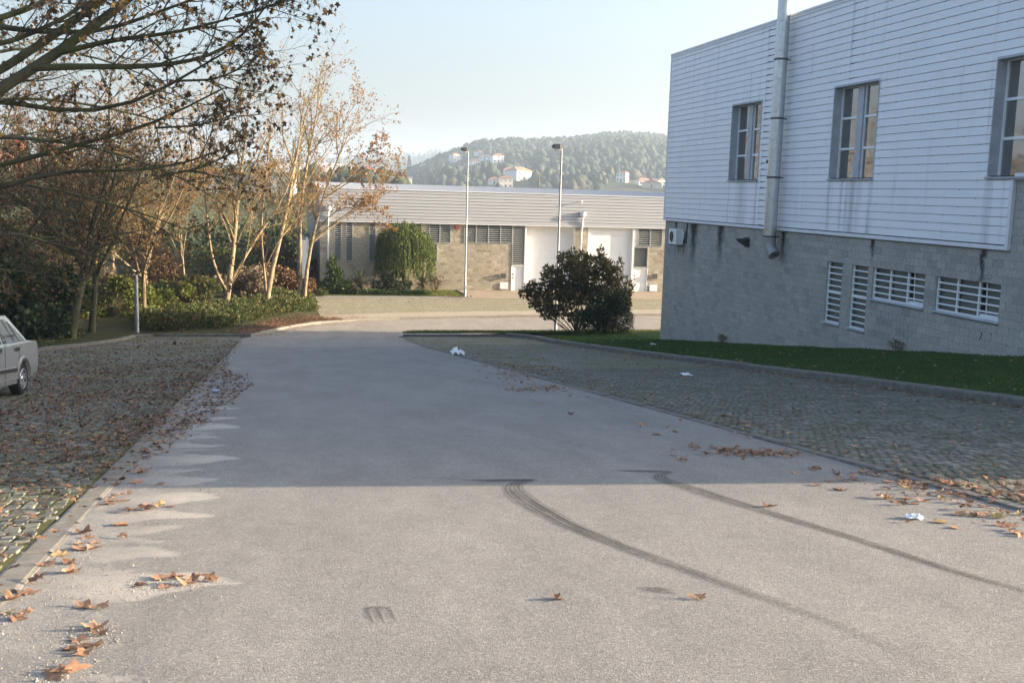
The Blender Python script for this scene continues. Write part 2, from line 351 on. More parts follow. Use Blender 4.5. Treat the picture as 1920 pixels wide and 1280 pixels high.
# ================================================================== SETTING
def smooth(t): t = np.clip(t, 0, 1); return t*t*(3-2*t)
RIDGE = [(-200, 338), (300, 336), (560, 342), (640, 336), (700, 330), (760, 318), (800, 300), (830, 287), (860, 277), (900, 264), (940, 258), (980, 260), (1020, 256), (1060, 253), (1100, 249), (1140, 246), (1180, 245), (1220, 249), (1250, 254), (1330, 262), (1500, 300), (1750, 340), (2100, 360)]
RIDGE2 = [(-300, 322), (200, 318), (500, 309), (650, 301), (740, 294), (800, 289), (840, 287), (900, 292), (1100, 310), (1500, 340), (2100, 390)]
def prof(pts, D, sub):
    az = []; hh = []
    for x, y in pts:
        d = ray(x, y); az.append(math.atan2(d.x, d.y)); hh.append(H + D*d.z/math.hypot(d.x, d.y) - sub)
    return np.array(az), np.array(hh)
P1 = prof(RIDGE, 1150, 9); P2 = prof(RIDGE2, 2600, 12)
def terrain(x, y):
    x = np.asarray(x, float); y = np.asarray(y, float); D = np.hypot(x, y); az = np.arctan2(x, y)
    z = np.where(y < 56, g(y)-.16, -5.76)
    rise = 11.5*smooth((D-140)/130)*(1-smooth((np.degrees(az)-5)/5))*(np.cos(az) > 0)
    far = smooth((np.maximum(np.abs(x)-30, np.maximum(y-85, 0))-0)/90); z = z*(1-far) + (-9.5+rise)*far
    h1 = np.interp(az, *P1, left=5, right=-2); h2 = np.interp(az, *P2, left=40, right=-2)
    t1 = np.clip((D-430)/720, 0, 1); w1 = .35*t1+.65*smooth(t1)
    t1b = smooth((D-1200)/700)
    z = np.where(D > 300, np.maximum(z, -9.5+(h1+9.5)*w1*(1-t1b)), z)
    w2 = smooth((D-1700)/900)*(1-smooth((D-2650)/900)); z = np.where(D > 1500, np.maximum(z, -9.5+(h2+9.5)*w2), z)
    z = z + np.where(D > 380, 2.2*np.sin(x*.021+1.3)*np.sin(y*.017)*np.clip((D-380)/300, 0, 1), 0)
    return z
rad = np.concatenate([np.arange(1.5, 100, 1.5), np.geomspace(100, 400, 26)[0:], np.geomspace(412, 1600, 60), np.geomspace(1640, 4000, 40)])
azs = np.concatenate([np.radians(np.arange(-180, -24, 3)), np.radians(np.arange(-24, 48, .6)), np.radians(np.arange(48, 180, 3))])
RR, AA = np.meshgrid(rad, azs, indexing='ij'); X = RR*np.sin(AA); Y = RR*np.cos(AA); Z = terrain(X, Y)
V = np.stack([X, Y, Z], -1).reshape(-1, 3); nr, na = RR.shape
i, j = np.meshgrid(np.arange(nr-1), np.arange(na), indexing='ij'); j2 = (j+1) % na
FQ = np.stack([i*na+j, (i+1)*na+j, (i+1)*na+j2, i*na+j2], -1).reshape(-1, 4)
V = np.vstack([V, [[0, 0, -.16]]]); ctr = len(V)-1
FT = np.stack([np.full(na, ctr), np.arange(na), (np.arange(na)+1) % na], -1)
rr = np.concatenate([RR[:-1].ravel(), np.zeros(na)])
tag(link('terrain', mesh_np('terrain', V, [FQ[:, ::-1], FT[:, ::-1]], [M['terrain_earth'], M['hill_earth']], True, mat_idx=(rr > 330).astype(int))), kind='structure')

def sheet(name, xs_of, ys, mat, dz, nx=8, zf=None, kind='structure', attrs=None):
    """strip sheet: xs_of(y)->(x0,x1); z = g(y)+dz"""
    ys = np.asarray(ys, float); V = []
    for y in ys:
        x0, x1 = xs_of(y); x = np.linspace(x0, x1, nx+1); z = (zf(x, np.full(nx+1, y)) if zf else np.full(nx+1, gz(y)+dz)); V.append(np.stack([x, np.full(nx+1, y), z], -1))
    n = nx+1; V = np.array(V).reshape(-1, 3); i, j = np.meshgrid(np.arange(len(ys)-1), np.arange(nx), indexing='ij'); a = i*n+j
    Fq = np.stack([a, a+1, a+n+1, a+n], -1).reshape(-1, 4)
    o = link(name, mesh_np(name, V, Fq, mat, True))
    if kind: o['kind'] = kind
    return o
XL, XR, XK = -1.45, 5.9, 12.05
# --- road with blown sand along its left edge
xs = np.unique(np.round(np.concatenate([np.arange(XL, .45, .05), np.linspace(.45, XR, 12)]), 3)); ys = np.unique(np.round(np.concatenate([np.arange(-14, 3, 1), np.arange(3, 20, .05), np.arange(20, 49.8, .6), [49.8]]), 3))
XX, YY = np.meshgrid(xs, ys); sand = np.zeros_like(XX)
LOBES = [(6.12, -.16, .42, 1), (5.2, -.75, .3, .6), (6.95, -.55, .38, .8), (7.75, -.62, .3, .75), (8.22, -.40, .32, 1), (8.95, -.42, .38, .95), (9.9, -.5, .42, .9), (10.5, -.62, .35, .8), (11.27, -.36, .5, 1), (12.4, -.55, .42, .9), (13.2, -.62, .4, .8), (14.3, -.42, .5, 1), (15.4, -.5, .45, .95), (16.9, -.5, .5, .8), (18.8, -.55, .55, .7), (24.5, -.7, .7, .7), (28.0, -.75, .8, .6)]
_r = np.random.default_rng(3); LOBES += [(_r.uniform(4.6, 20), _r.uniform(-.95, -.5), _r.uniform(.1, .3), _r.uniform(.4, .9)) for _ in range(26)]
for yc, xt, hw, st in LOBES:
    yy = (YY-yc-.05*np.sin(XX*9+yc*5))/hw; yy = np.where(yy < 0, yy*1.55, yy)
    xb = xt-(np.abs(yy)**(1.0+.7*abs(math.sin(yc*3))))*(.35+.35*abs(math.sin(yc*7)))+.05*np.sin(YY*31+XX*5)*np.sin(YY*13); s_ = np.clip((xb-XX)/.09, 0, 1)*st*np.clip(1.02-np.clip(-XX-.75, 0, 1)*.95, 0, 1)*np.clip(1.2-np.abs(yy)*.5, 0, 1); sand = np.maximum(sand, s_*.9)
sand = np.maximum(sand, np.clip((-.85-XX)/.5, 0, 1)*.38*np.clip((YY-3)/2, 0, 1)*np.clip((26-YY)/8, 0, 1))
V = np.stack([XX, YY, g(YY)], -1).reshape(-1, 3); nx = len(xs); i, j = np.meshgrid(np.arange(len(ys)-1), np.arange(nx-1), indexing='ij'); a = i*nx+j
road = link('road', mesh_np('road', V, np.stack([a, a+1, a+nx+1, a+nx], -1).reshape(-1, 4), M['asphalt'], True, {'sand': sand.ravel()})); tag(road, kind='structure')
# --- the bend to the right at the bottom of the hill
FARP = [(-1.45, 49.8), (-1.15, 50.6), (-.5, 52.1), (.3, 53.66), (1.12, 55.06), (2.27, 56.24), (3.75, 57.19), (6.49, 58.2), (11.55, 59.03), (22.9, 60.3), (40, 61.8), (75, 65)]
NEARP = [(5.75, 49.8), (5.76, 49.95), (5.8, 50.1), (5.9, 50.3), (6.1, 50.5), (6.4, 50.7), (6.9, 50.95), (7.8, 51.2), (12, 51.9), (22.5, 53.0), (40, 54.6), (75, 57.8)]
V = []; NS = 10
for (fx, fy), (nx_, ny_) in zip(FARP, NEARP):
    for k in range(NS+1): u = k/NS; x = fx+(nx_-fx)*u; y = fy+(ny_-fy)*u; V.append((x, y, gz(y)-.003))
a = np.array([[i*(NS+1)+k for k in range(NS)] for i in range(len(FARP)-1)]).ravel()
tag(link('road_bend', mesh_np('road_bend', V, np.stack([a, a+1, a+NS+2, a+NS+1], -1), M['asphalt_far'], True)), kind='structure')
fx_, fy_ = np.array(FARP).T
def yk(x): return float(np.interp(x, fx_[1:], fy_[1:]))
def xk(y): return float(np.interp(y, fy_, fx_))
# --- kerbs, stone by stone
def kerb(name, path, width, zlo, ztop, mat, length=.95, side=1, jit=.012, bev=.018, dz=gz, part='kerb_stone', bz=None):
    bz = bev if bz is None else bz
    root = empty(name, (path[0][0], path[0][1], dz(path[0][1]))); root['kind'] = 'structure'
    P = [Vector((x, y, 0)) for x, y in path]; seg = []; acc = 0
    L = [0]
    for a, b in zip(P, P[1:]): L.append(L[-1]+(b-a).length)
    def at(s):
        for k in range(len(P)-1):
            if s <= L[k+1] or k == len(P)-2: u = (s-L[k])/max(1e-6, L[k+1]-L[k]); return P[k].lerp(P[k+1], u), (P[k+1]-P[k]).normalized()
    s = 0; var = []
    while s < L[-1]-.1:
        e = min(s+length*random.uniform(.92, 1.08), L[-1]); a, t = at(s); b, _ = at(e); t = (b-a).normalized(); n = Vector((t.y, -t.x, 0))*side
        mb = MB(); mb.cur = random.random(); w_ = width+random.uniform(-jit, jit); z_ = ztop+random.uniform(-jit, jit)
        a2 = a+t*.008; b2 = b-t*.008; vs = []
        for (q, tt) in ((a2, 1), (b2, -1)):
            zb = dz(q.y); i_ = t*tt*bev*.6
            for (off, zz, ins) in ((0, zlo, 0), (0, z_-bz, 0), (bev, z_, 1), (w_-bev, z_, 1), (w_, z_-bz, 0), (w_, zlo, 0)):
                p = q+n*off+(i_ if ins else Vector((0, 0, 0))); vs.append((p.x+random.uniform(-.003, .003), p.y, zb+zz))
        fs = [(k, k+1, k+7, k+6) for k in range(5)]+[(5, 4, 3, 2, 1, 0), (6, 7, 8, 9, 10, 11)]
        mb.add(vs, fs); mb.build(part, M[mat], root); s = e
    return root
kerb('left_kerb', [(XL, -5.8), (XL, 49.6)], .2, -.15, .010, 'kerb_concrete', 1.0, -1, .004, .03, bz=.007)
kerb('right_flush_kerb', [(XR, -5.8), (XR, 49.8)], .16, -.15, .022, 'kerb_dark', 1.0, 1)
kerb('lawn_kerb', [(XK, -5.8), (XK, 48.3), (11.8, 49.3), (11.0, 49.75)], .38, -.25, .17, 'kerb_dark', 1.1, 1)
kerb('bay_end_kerb', [(11.0, 49.75), (9, 49.9), (6.0, 49.98)], .1, -.25, .13, 'kerb_dark', 1.1, 1)
kerb('bay_back_kerb', [(-8.1, -5.8), (-8.1, 38.7), (-6.25, 50.2), (-1.2, 50.2)], .18, -.2, .15, 'kerb_dark', 1.0, -1)
kerb('outer_bend_kerb', [(-1.2, 50.3)]+FARP[2:9]+[(22.9, 60.3), (40, 61.8)], .2, -.2, .13, 'kerb_concrete', 1.2, -1)
# --- cobbled parking bays
def xbay(y): return -8.1 if y < 38.7 else -8.1+(y-38.7)/11.5*1.85
YS1 = np.arange(2, 24.01, 1); YS2 = np.arange(24, 50.3, .75)
bayL = sheet('left_parking_bay', lambda y: (xbay(y), XL-.2), np.arange(-6, 24.1, 1), M['joint_soil'], .009); bayLf = sheet('left_bay_far_paving', lambda y: (xbay(y), XL-.2), np.append(np.arange(24, 50.2, .75), 50.2), M['cobble_far'], .018)
bayR = sheet('right_parking_bay', lambda y: (XR+.16, XK), np.arange(-6, 26.1, 1), M['joint_soil'], .009); bayRf = sheet('right_bay_far_paving', lambda y: (XR+.16, XK), np.append(np.arange(26, 49.9, .75), 49.95), M['cobble_far'], .018)
def in_frame(P, mx=0):
    d = P-np.array([0, 0, H]); z = d@np.array(fwd); x = 960+F*(d@np.array(RT))/z; y = 640-F*(d@np.array(UP))/z
    return (x > -mx) & (x < 1920+mx) & (y > -mx) & (y < 1280+mx) & (z > 0), z
CT = np.array([(-.5, -.5, -1), (.5, -.5, -1), (.5, .5, -1), (-.5, .5, -1), (-.43, -.43, 0), (.43, -.43, 0), (.43, .43, 0), (-.43, .43, 0), (-.49, -.49, -.16), (.49, -.49, -.16), (.49, .49, -.16), (-.49, .49, -.16)])
CT = CT[4:]; CT[4:, 2] = -.22
CF = np.array([(0, 1, 2, 3), (4, 5, 1, 0), (5, 6, 2, 1), (6, 7, 3, 2), (7, 4, 0, 3)])
def cobbles(parent, x0, x1, y0, y1, pitch=.112):
    pts = []; y = y0; r = 0
    while y < y1:
        x = x0+.05+(r % 2)*.055
        while x < x1-.04: pts.append((x+rng.normal(0, .006), y+rng.normal(0, .005)+.02*math.sin(x*1.7+r*.11))); x += pitch*rng.uniform(.9, 1.12)
        y += pitch; r += 1
    P = np.array(pts); n = len(P); z = g(P[:, 1])+.018+rng.normal(0, .0025, n)+.004*np.sin(P[:, 0]*1.3)*np.sin(P[:, 1]*.9)
    P = np.column_stack([P, z]); ok, dep = in_frame(P, 10); order = np.argsort(np.where(ok, dep, 1e6)); near = order[:300]; rest = order[300:]
    sx = rng.uniform(.088, .108, n); sy = rng.uniform(.088, .106, n); rot = rng.normal(0, .07, n); rn = rng.random(n)
    var = []
    for k in range(10):
        T = CT.copy(); T[:, :2] *= .1; T[:, 2] *= .05; T[:4, 2] += rng.normal(0, .003, 4); T[:, :2] += rng.normal(0, .004, (8, 2))
        var.append(mesh_np('cobble', T, CF, M['cobble_stone'], False, {'rnd': np.full(8, rng.random()*.3)}))
    for i_ in near:
        o = link('cobble', var[i_ % 10], parent, P[i_]); o.rotation_euler = (-.111+rng.normal(0, .012), rng.normal(0, .012), rot[i_]); o.scale = (sx[i_]*10, sy[i_]*10, 1)
    T = CT[None].repeat(len(rest), 0); T[:, :, :2] += rng.normal(0, .04, (len(rest), 8, 2)); c, s_ = np.cos(rot[rest])[:, None], np.sin(rot[rest])[:, None]
    x = T[:, :, 0]*sx[rest][:, None]; y = T[:, :, 1]*sy[rest][:, None]; W = np.stack([x*c-y*s_, x*s_+y*c, T[:, :, 2]*.05-.112*(x*s_+y*c)], -1)+P[rest][:, None]
    fc = (CF[None]+8*np.arange(len(rest))[:, None, None]).reshape(-1, 4)
    o = link('cobble_field', mesh_np('cobble_field', W.reshape(-1, 3), fc, M['cobble_stone'], False, {'rnd': np.repeat(rn[rest], 8)}), parent); o['kind'] = 'stuff'
cobbles(bayL, -8.0, XL-.2, 0, 24); cobbles(bayR, XR+.17, XK-.02, 0, 26)
# --- lawn on the right, verge on the left
def zwall(y): return -1.78-.127*(y-20.75)
XWALL = 17.0
def zlawn(x, y):
    a = g(y)+.15; u = np.clip((x-XK-.35)/(XWALL-XK-.35), 0, 1); b = np.maximum(zwall(np.minimum(y, 46)), g(y)+.05); zz = a+(b-a)*(u**1.2)
    return zz+.02*np.sin(x*2.1+y*.7)*np.sin(y*1.1)+0*x
def xlawn(y):
    if y < 48.6: return (XK+.36, 17.3 if y < 44.3 else 22)
    u = min(1, (y-48.6)/1.5); return (XK+.36-(6.1*smooth(np.array(u))), 22)
def lawn_zf(x, y):
    z = zlawn(x, y); k = smooth((y-47.5)/4); return z*(1-k)+(g(y)+.05+.10*(1-smooth((y-50.3)/1.2)))*k
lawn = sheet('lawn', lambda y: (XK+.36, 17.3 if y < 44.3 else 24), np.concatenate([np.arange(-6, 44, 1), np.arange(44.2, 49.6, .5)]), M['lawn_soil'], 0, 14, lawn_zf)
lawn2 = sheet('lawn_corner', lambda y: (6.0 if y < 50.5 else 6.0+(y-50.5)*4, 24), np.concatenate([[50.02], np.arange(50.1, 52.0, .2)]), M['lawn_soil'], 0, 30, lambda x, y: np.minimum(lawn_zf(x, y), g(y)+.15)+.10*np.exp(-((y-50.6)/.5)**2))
def verge_z(x, y): return g(y)+.14+np.clip((-8.4-x)/12, 0, 1)*.5*(y < 52)+.05*np.sin(x*1.3)*np.sin(y*.9)+np.clip((y-51)/4, 0, 1)*.22*np.clip((xv(y)-x)/1.2, 0, 1)
def xv(y):
    y = np.asarray(y, float); r = np.interp(y, [-20, 38.7, 50.1, 50.4, 53.66, 55.06, 56.24, 57.2, 58, 80], [-8.28, -8.28, -6.43, -1.4, .05, .85, 1.95, 2.6, 2.4, 2.1]); return r
verge = sheet('left_verge', lambda y: (-34, float(xv(y))), np.concatenate([np.arange(-8, 50.2, 1.5), [50.1, 50.4], np.arange(51, 100, .75)]), M['verge_earth'], 0, 30, verge_z)
# --- far side of the bend
xsf = np.concatenate([np.linspace(1.4, 12.7, 24), np.linspace(13.2, 75, 30)])
def far_strip(name, f0, f1, mat, dz, x0=0, x1=99, n=4):
    q = [x for x in xsf if x0 <= x <= x1]; V = []
    for x in q:
        for k in range(n+1): y = f0(x)+(f1(x)-f0(x))*k/n; V.append((x, y, gz(y)+dz))
    a = np.array([[i*(n+1)+k for k in range(n)] for i in range(len(q)-1)]).ravel()
    return tag(link(name, mesh_np(name, V, np.stack([a, a+n+1, a+n+2, a+1], -1), M[mat], True)), kind='structure')
far_strip('far_pavement', lambda x: yk(x)+.2, lambda x: yk(x)+2.4, 'sand_pavement', .105)
far_strip('far_cobbled_bay', lambda x: yk(x)+2.4, lambda x: 69.0, 'cobble_mossy', .10)
far_strip('far_path', lambda x: 69.0, lambda x: 70.2, 'asphalt', .11, 0, 12.8)
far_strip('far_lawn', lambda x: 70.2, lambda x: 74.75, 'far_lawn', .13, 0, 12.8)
far_strip('door_apron', lambda x: 69.0, lambda x: 74.75, 'apron', .115, 12.6, 99)
kerb('far_lawn_edge', [(12.72, 70.3), (12.72, 74.6)], .12, -.1, .2, 'kerb_dark', 1.0, 1)
# --- grass blades on the lawn
def blades(name, pts, zs, h, wdt, mat):
    n = len(pts); a = rng.uniform(0, 2*math.pi, n); hh = h*rng.uniform(.5, 1.25, n); dx, dy = np.cos(a)*wdt, np.sin(a)*wdt; lx, ly = rng.normal(0, .35, n)*hh, rng.normal(0, .35, n)*hh
    b = np.column_stack([pts, zs-.005]); V = np.stack([b+np.column_stack([dx, dy, 0*dx]), b-np.column_stack([dx, dy, 0*dx]), b+np.column_stack([lx, ly, hh])], 1).reshape(-1, 3)
    o = link(name, mesh_np(name, V, np.arange(3*n).reshape(-1, 3), M[mat], False, {'rnd': np.repeat(rng.random(n), 3)})); o['kind'] = 'stuff'; return o
n = 70000; px = rng.uniform(XK+.33, 17, n); py = 13+36*rng.random(n)**1.25; k = px < 17
tag(blades('lawn_grass', np.column_stack([px, py]), lawn_zf(px, py), .055, .007, 'grass_blade'), 'short dark green lawn grass beside the grey block wall', 'grass')
n = 14000; px = rng.uniform(6.2, 22, n); py = rng.uniform(50.05, 51.4, n); k = py < 50.5+(px-6)/4
tag(blades('corner_grass', np.column_stack([px, py])[k], (np.minimum(lawn_zf(px, py), g(py)+.15)+.10*np.exp(-((py-50.6)/.5)**2))[k], .09, .010, 'leaf_lime'), 'green grass on the kerbed tip where the road bends', 'grass')
n = 26000; px = -8.3-14*rng.random(n)**1.6; py = rng.uniform(22, 52, n)
tag(blades('verge_grass', np.column_stack([px, py]), verge_z(px, py), .09, .009, 'grass_blade'), 'rough grass on the shaded verge under the trees', 'grass')
n = 16000; px = rng.uniform(2.6, 12.6, n); py = rng.uniform(70.2, 74.5, n)
tag(blades('far_lawn_grass', np.column_stack([px, py]), g(py)+.13, .06, .012, 'leaf_lime'), 'sunlit yellow green grass strip before the far warehouse', 'grass')
# ================================================================== WAREHOUSE ON THE RIGHT
WY0, WY1, WXB, ZT, ZC = 6.75, 44.2, 55.0, 7.78, .66
wh = empty('warehouse', (XWALL, WY1, -5.6), 'large warehouse with white metal siding above a grey block wall, on the right', 'warehouse')
WINS = [(35.1, 37.55), (27.6, 30.05), (20.05, 22.5), (12.6, 15.05)]; WZ0, WZ1 = 2.40, 5.15
LOW = [(29.0, 29.92, -2.1, -.17), (27.55, 28.47, -2.1, -.17), (24.78, 27.32, -1.1, -.17), (21.76, 24.30, -1.1, -.17)]
# core: front skin built around the openings, other walls plain
def skin(mb, X, y0, y1, z0, z1, holes):
    ys = sorted({y0, y1, *[q for h in holes for q in h[:2] if y0 < q < y1]}); zs = sorted({z0, z1, *[q for h in holes for q in h[2:] if z0 < q < z1]})
    for ya, yb in zip(ys, ys[1:]):
        for za, zb in zip(zs, zs[1:]):
            ym, zm = (ya+yb)/2, (za+zb)/2
            if not any(h[0] < ym < h[1] and h[2] < zm < h[3] for h in holes): mb.quad((X, ya, za), (X, ya, zb), (X, yb, zb), (X, yb, za))
HOL = [(a, b, WZ0, WZ1) for a, b in WINS]+LOW
mb = MB(); skin(mb, XWALL+.009, WY0, WY1, -6.5, ZT-.02, HOL)
mb.quad((XWALL+.03, WY0, -6.5), (WXB, WY0, -6.5), (WXB, WY0, ZT-.02), (XWALL+.03, WY0, ZT-.02)); mb.quad((WXB, WY1, -6.5), (XWALL+.03, WY1, -6.5), (XWALL+.03, WY1, ZT-.02), (WXB, WY1, ZT-.02)); mb.quad((WXB, WY0, -6.5), (WXB, WY1, -6.5), (WXB, WY1, ZT-.02), (WXB, WY0, ZT-.02))
mb.build('wall', M['mortar'], wh)
MB().box(XWALL+.1, WXB-.05, WY0+.05, WY1-.05, ZT-.25, ZT-.03).build('roof', M['roof_metal'], wh)
MB().box(XWALL-.12, XWALL+.14, WY0-.1, WY1+.06, ZT, ZT+.07).box(XWALL-.10, XWALL-.07, WY0-.05, WY1+.05, ZT-.09, ZT-.002).build('roof_flashing', M['trim_white'], wh)
# siding boards
PITCHC = (ZT-.02-ZC-.10)/32; XS = XWALL-.075
def board_mesh(y0, y1, z0, z1, r0=0, r1=0):
    mb = MB(); mb.cur = random.random(); ys = [y0]+([y0+.55] if r0 else [])+([y1-.55] if r1 else [])+[y1]; lo = [z0+r0]+([z0] if r0 else [])+([z0] if r1 else [])+[z0+r1]; vs = []
    for y, l in zip(ys, lo): vs += [(XS+.055, y, l+.005), (XS-.004, y, l+.005), (XS-.006, y, l+.012), (XS+.003, y, z1-.012), (XS+.010, y, z1-.005), (XS+.055, y, z1-.005)]
    fs = []
    for k in range(len(ys)-1):
        for q in range(5): a = k*6+q; fs.append((a, a+6, a+7, a+1))
    fs += [tuple(range(6)), tuple(range(len(vs)-1, len(vs)-7, -1))]; return mb.add(vs, fs)
JOINTS = [WY0+.02, 14.3, 21.62, 29.27, 34.85, WY1+.015]
for k in range(32):
    za = ZC+.10+k*PITCHC; zb = za+PITCHC
    for ja, jb in zip(JOINTS, JOINTS[1:]):
        if zb < 2.45 and jb <= 21.7: continue
        cuts = [(max(ja, a-.03), min(jb, b+.03)) for a, b in WINS if a < jb and b > ja]; za_, zb_ = za, zb
        full = [(ja, jb, za, zb)]
        if cuts and zb > WZ0-.06 and za < WZ1+.06:
            full = []; ya = ja
            for a, b in sorted(cuts):
                if a > ya+.05: full.append((ya, a, za, zb))
                if za < WZ0-.08: full.append((a, b, za, min(zb, WZ0-.03)))
                if zb > WZ1+.08: full.append((a, b, max(za, WZ1+.03), zb))
                ya = b
            if ya < jb-.05: full.append((ya, jb, za, zb))
        for (a, b, c, d) in full:
            if d-c < .05: continue
            r1 = .028*random.uniform(.5, 1.2) if abs(b-34.85) < .01 and b-a > 1.3 and d-c > .15 else (.02*random.random() if abs(b-29.27) < .01 and b-a > 1.3 and za > 4.8 else 0)
            r0 = .026*random.uniform(.3, 1.2) if abs(a-34.85) < .01 and b-a > .9 and d-c > .15 and b-a < 99 and b < 36 else 0
            board_mesh(a+.004, b-.004, c, d, r0, r1).build('siding_board', M['cladding_white'], wh)
fx_mb = MB()
for k in range(1, 32):
    zz = ZC+.10+k*PITCHC
    yy = 22.3+(.6 if k % 2 else 0)
    while yy < WY1-.2:
        if not any(a-.1 < yy < b+.1 and WZ0-.1 < zz < WZ1+.1 for a, b in WINS): fx_mb.box(XS-.012, XS-.004, yy-.013, yy+.013, zz-.020, zz-.004)
        yy += 1.25
fx_mb.build('fixings', M['steel_dark'], wh)['kind'] = 'stuff'
mb = MB().box(XWALL-.02, XWALL+.028, 21.64, WY1-.02, ZC+.02, ZT-.05).build('siding_backing', M['dark_gap'], wh)
# cut the backing where the windows are: rebuild as pieces
bpy.data.objects.remove(mb); mb = MB(); skin(mb, XWALL-.012, 21.64, WY1-.02, ZC+.02, ZT-.05, HOL); skin(mb, XWALL-.012, WY0+.02, 21.64, 2.46, ZT-.05, HOL); mb.build('siding_backing', M['dark_gap'], wh)
MB().box(XS-.03, XWALL, 21.60, WY1+.02, ZC-.03, ZC+.075, bev=.01).build('base_trim', M['trim_white'], wh)
MB().box(XS-.02, XWALL, 21.56, 21.66, ZC-.03, 2.36, bev=.01).build('end_trim', M['trim_white'], wh)
MB().box(XS-.02, XWALL+.1, WY1+.003, WY1+.06, ZC-.03, ZT-.002, bev=.01).build('corner_trim', M['trim_white'], wh)
MB().box(XS-.01, XWALL, WY0, 21.55, 2.37, 2.45, bev=.01).build('base_trim', M['trim_white'], wh)
# upper windows
def upper_window(y0, y1):
    r = MB(); d = .27; x0 = XS-.02; x1 = XWALL+d
    r.box(x0, x1, y0-.035, y0, WZ0-.04, WZ1+.06); r.box(x0, x1, y1, y1+.035, WZ0-.04, WZ1+.06); r.box(x0, x1, y0, y1, WZ1, WZ1+.06)
    wdw = r.build('window', M['reveal_grey'], wh)
    MB().box(x0-.05, x1, y0-.06, y1+.06, WZ0-.075, WZ0-.035, bev=.008).build('sill', M['reveal_grey'], wdw)
    MB().box(x1, x1+.05, y0, y1, WZ0-.03, WZ1).build('window_back', M['dark_gap'], wdw)
    ym = (y0+y1)/2+.08; MB().box(XWALL+.12, x1-.001, ym-.19, ym+.13, WZ0-.03, WZ1-.002).build('mullion', M['reveal_grey'], wdw)
    z3 = [WZ0-.03, WZ0+.89, WZ0+1.82, WZ1]
    for (a, b) in ((y0, ym-.19), (ym+.13, y1)):
        for q in range(3):
            MB().box(x1-.05, x1-.03, a+.04, b-.04, z3[q]+.03, z3[q+1]-.03).build('pane', M['window_glass'], wdw)
        fr = MB(); fr.box(x1-.09, x1-.028, a+.002, a+.05, z3[0], z3[3]); fr.box(x1-.09, x1-.028, b-.05, b-.002, z3[0], z3[3])
        for q in range(4): fr.box(x1-.095, x1-.027, a+.05, b-.05, z3[q]-(.035 if q else 0), z3[q]+(.035 if q < 3 else 0))
        fr.build('window_frame', M['frame_white'], wdw)
for a, b in WINS: upper_window(a, b)
# lower barred windows
def low_window(y0, y1, z0, z1, cols, bars, thick, open_last):
    d = .16; x1 = XWALL+d; r = MB()
    r.box(XWALL+.001, x1+.05, y0-.03, y0, z0-.03, z1+.03); r.box(XWALL+.001, x1+.05, y1, y1+.03, z0-.03, z1+.03); r.box(XWALL+.001, x1+.05, y0, y1, z1, z1+.03)
    wdw = r.build('barred_window', M['block_grey'], wh)
    MB().box(XWALL-.05, x1, y0-.05, y1+.03, z0-.05, z0-.004, bev=.008).build('sill', M['reveal_grey'], wdw)
    MB().box(x1+.05, x1+.06, y0, y1, z0, z1).build('window_back', M['dark_gap'], wdw)
    w_ = (y1-y0)/cols
    for c in range(cols):
        a = y0+c*w_; b = a+w_
        if open_last and c == 0: continue
        MB().box(x1, x1+.015, a+.02, b-.02, z0+.02, z1-.02).build('pane', M['frosted_glass'], wdw)
    if open_last:   # the casement nearest the camera stands ajar, tilted inwards at the top
        a, b = y0, y0+w_; mb = MB()
        mb.quad((x1-.01, a+.03, z0+.05), (x1-.01, b-.25, z0+.05), (x1+.03, b-.16, z1-.05), (x1+.03, a+.03, z1-.05)); mb.build('open_pane', M['frosted_glass'], wdw)
        MB().tube([(x1-.03, b-.24, z0+.04), (x1+.01, b-.13, z1-.04)], .02, 6).build('casement_rail', M['bar_white'], wdw)
        MB().box(x1-.06, x1-.03, a+.02, b-.04, z0+.02, z0+.12).build('casement_sash', M['bar_white'], wdw)
    fr = MB(); xb0 = x1-.10; xb1 = x1-.055
    for c in range(cols+1):
        yy = min(max(y0+c*w_, y0+.03), y1-.03); fr.box(xb0-.005, xb1-.006, yy-.028, yy+.028, z0, z1)
    fr.box(xb0-.004, xb1-.008, y0+.06, y1-.06, z0, z0+.05)
    fr.build('window_frame', M['bar_white'], wdw)
    for q in range(1, bars+1):
        z = z0+(z1-z0)*q/(bars+1); h = .045 if q == thick else .022
        MB().box(xb0-.012, xb1-.01, y0+.005, y1-.005, z-h, z+h, bev=.006).build('bar', M['bar_white'], wdw)
low_window(*LOW[0], 1, 9, 5, False); low_window(*LOW[1], 1, 9, 5, False); low_window(*LOW[2], 3, 4, 0, True); low_window(*LOW[3], 3, 4, 0, True)
# split-face blocks
bl = []; z = -6.0; r = 0
while z < 2.30:
    y = WY0-.4+(r % 2)*.2
    while y < WY1:
        a, b = max(y, WY0), min(y+.4, WY1); top = z+.2
        if b-a > .05:
            lim = ZC-.02 if a > 21.5 else 2.36
            if top <= lim+.16 and z < lim-.05:
                top_ = min(top, lim); segs = [(a, b)]
                for h in LOW:
                    if h[2]-.02 < (z+top_)/2 < h[3]+.02:
                        ns = []
                        for s0, s1 in segs:
                            if h[1]+.03 <= s0 or h[0]-.03 >= s1: ns.append((s0, s1)); continue
                            if s0 < h[0]-.07: ns.append((s0, h[0]-.03))
                            if s1 > h[1]+.07: ns.append((h[1]+.03, s1))
                        segs = ns
                for s0, s1 in segs:
                    if float(zwall(s0)) < top_+.05: bl.append((s0, s1, z, top_))
        y += .4
    z += .2; r += 1
BT = np.array([(0, 0, 0), (0, 1, 0), (0, 1, 1), (0, 0, 1), (-1, 0, 0), (-1, 1, 0), (-1, 1, 1), (-1, 0, 1)], float)
BF = np.array([(4, 7, 6, 5), (0, 3, 7, 4), (1, 5, 6, 2), (3, 2, 6, 7), (0, 4, 5, 1)])
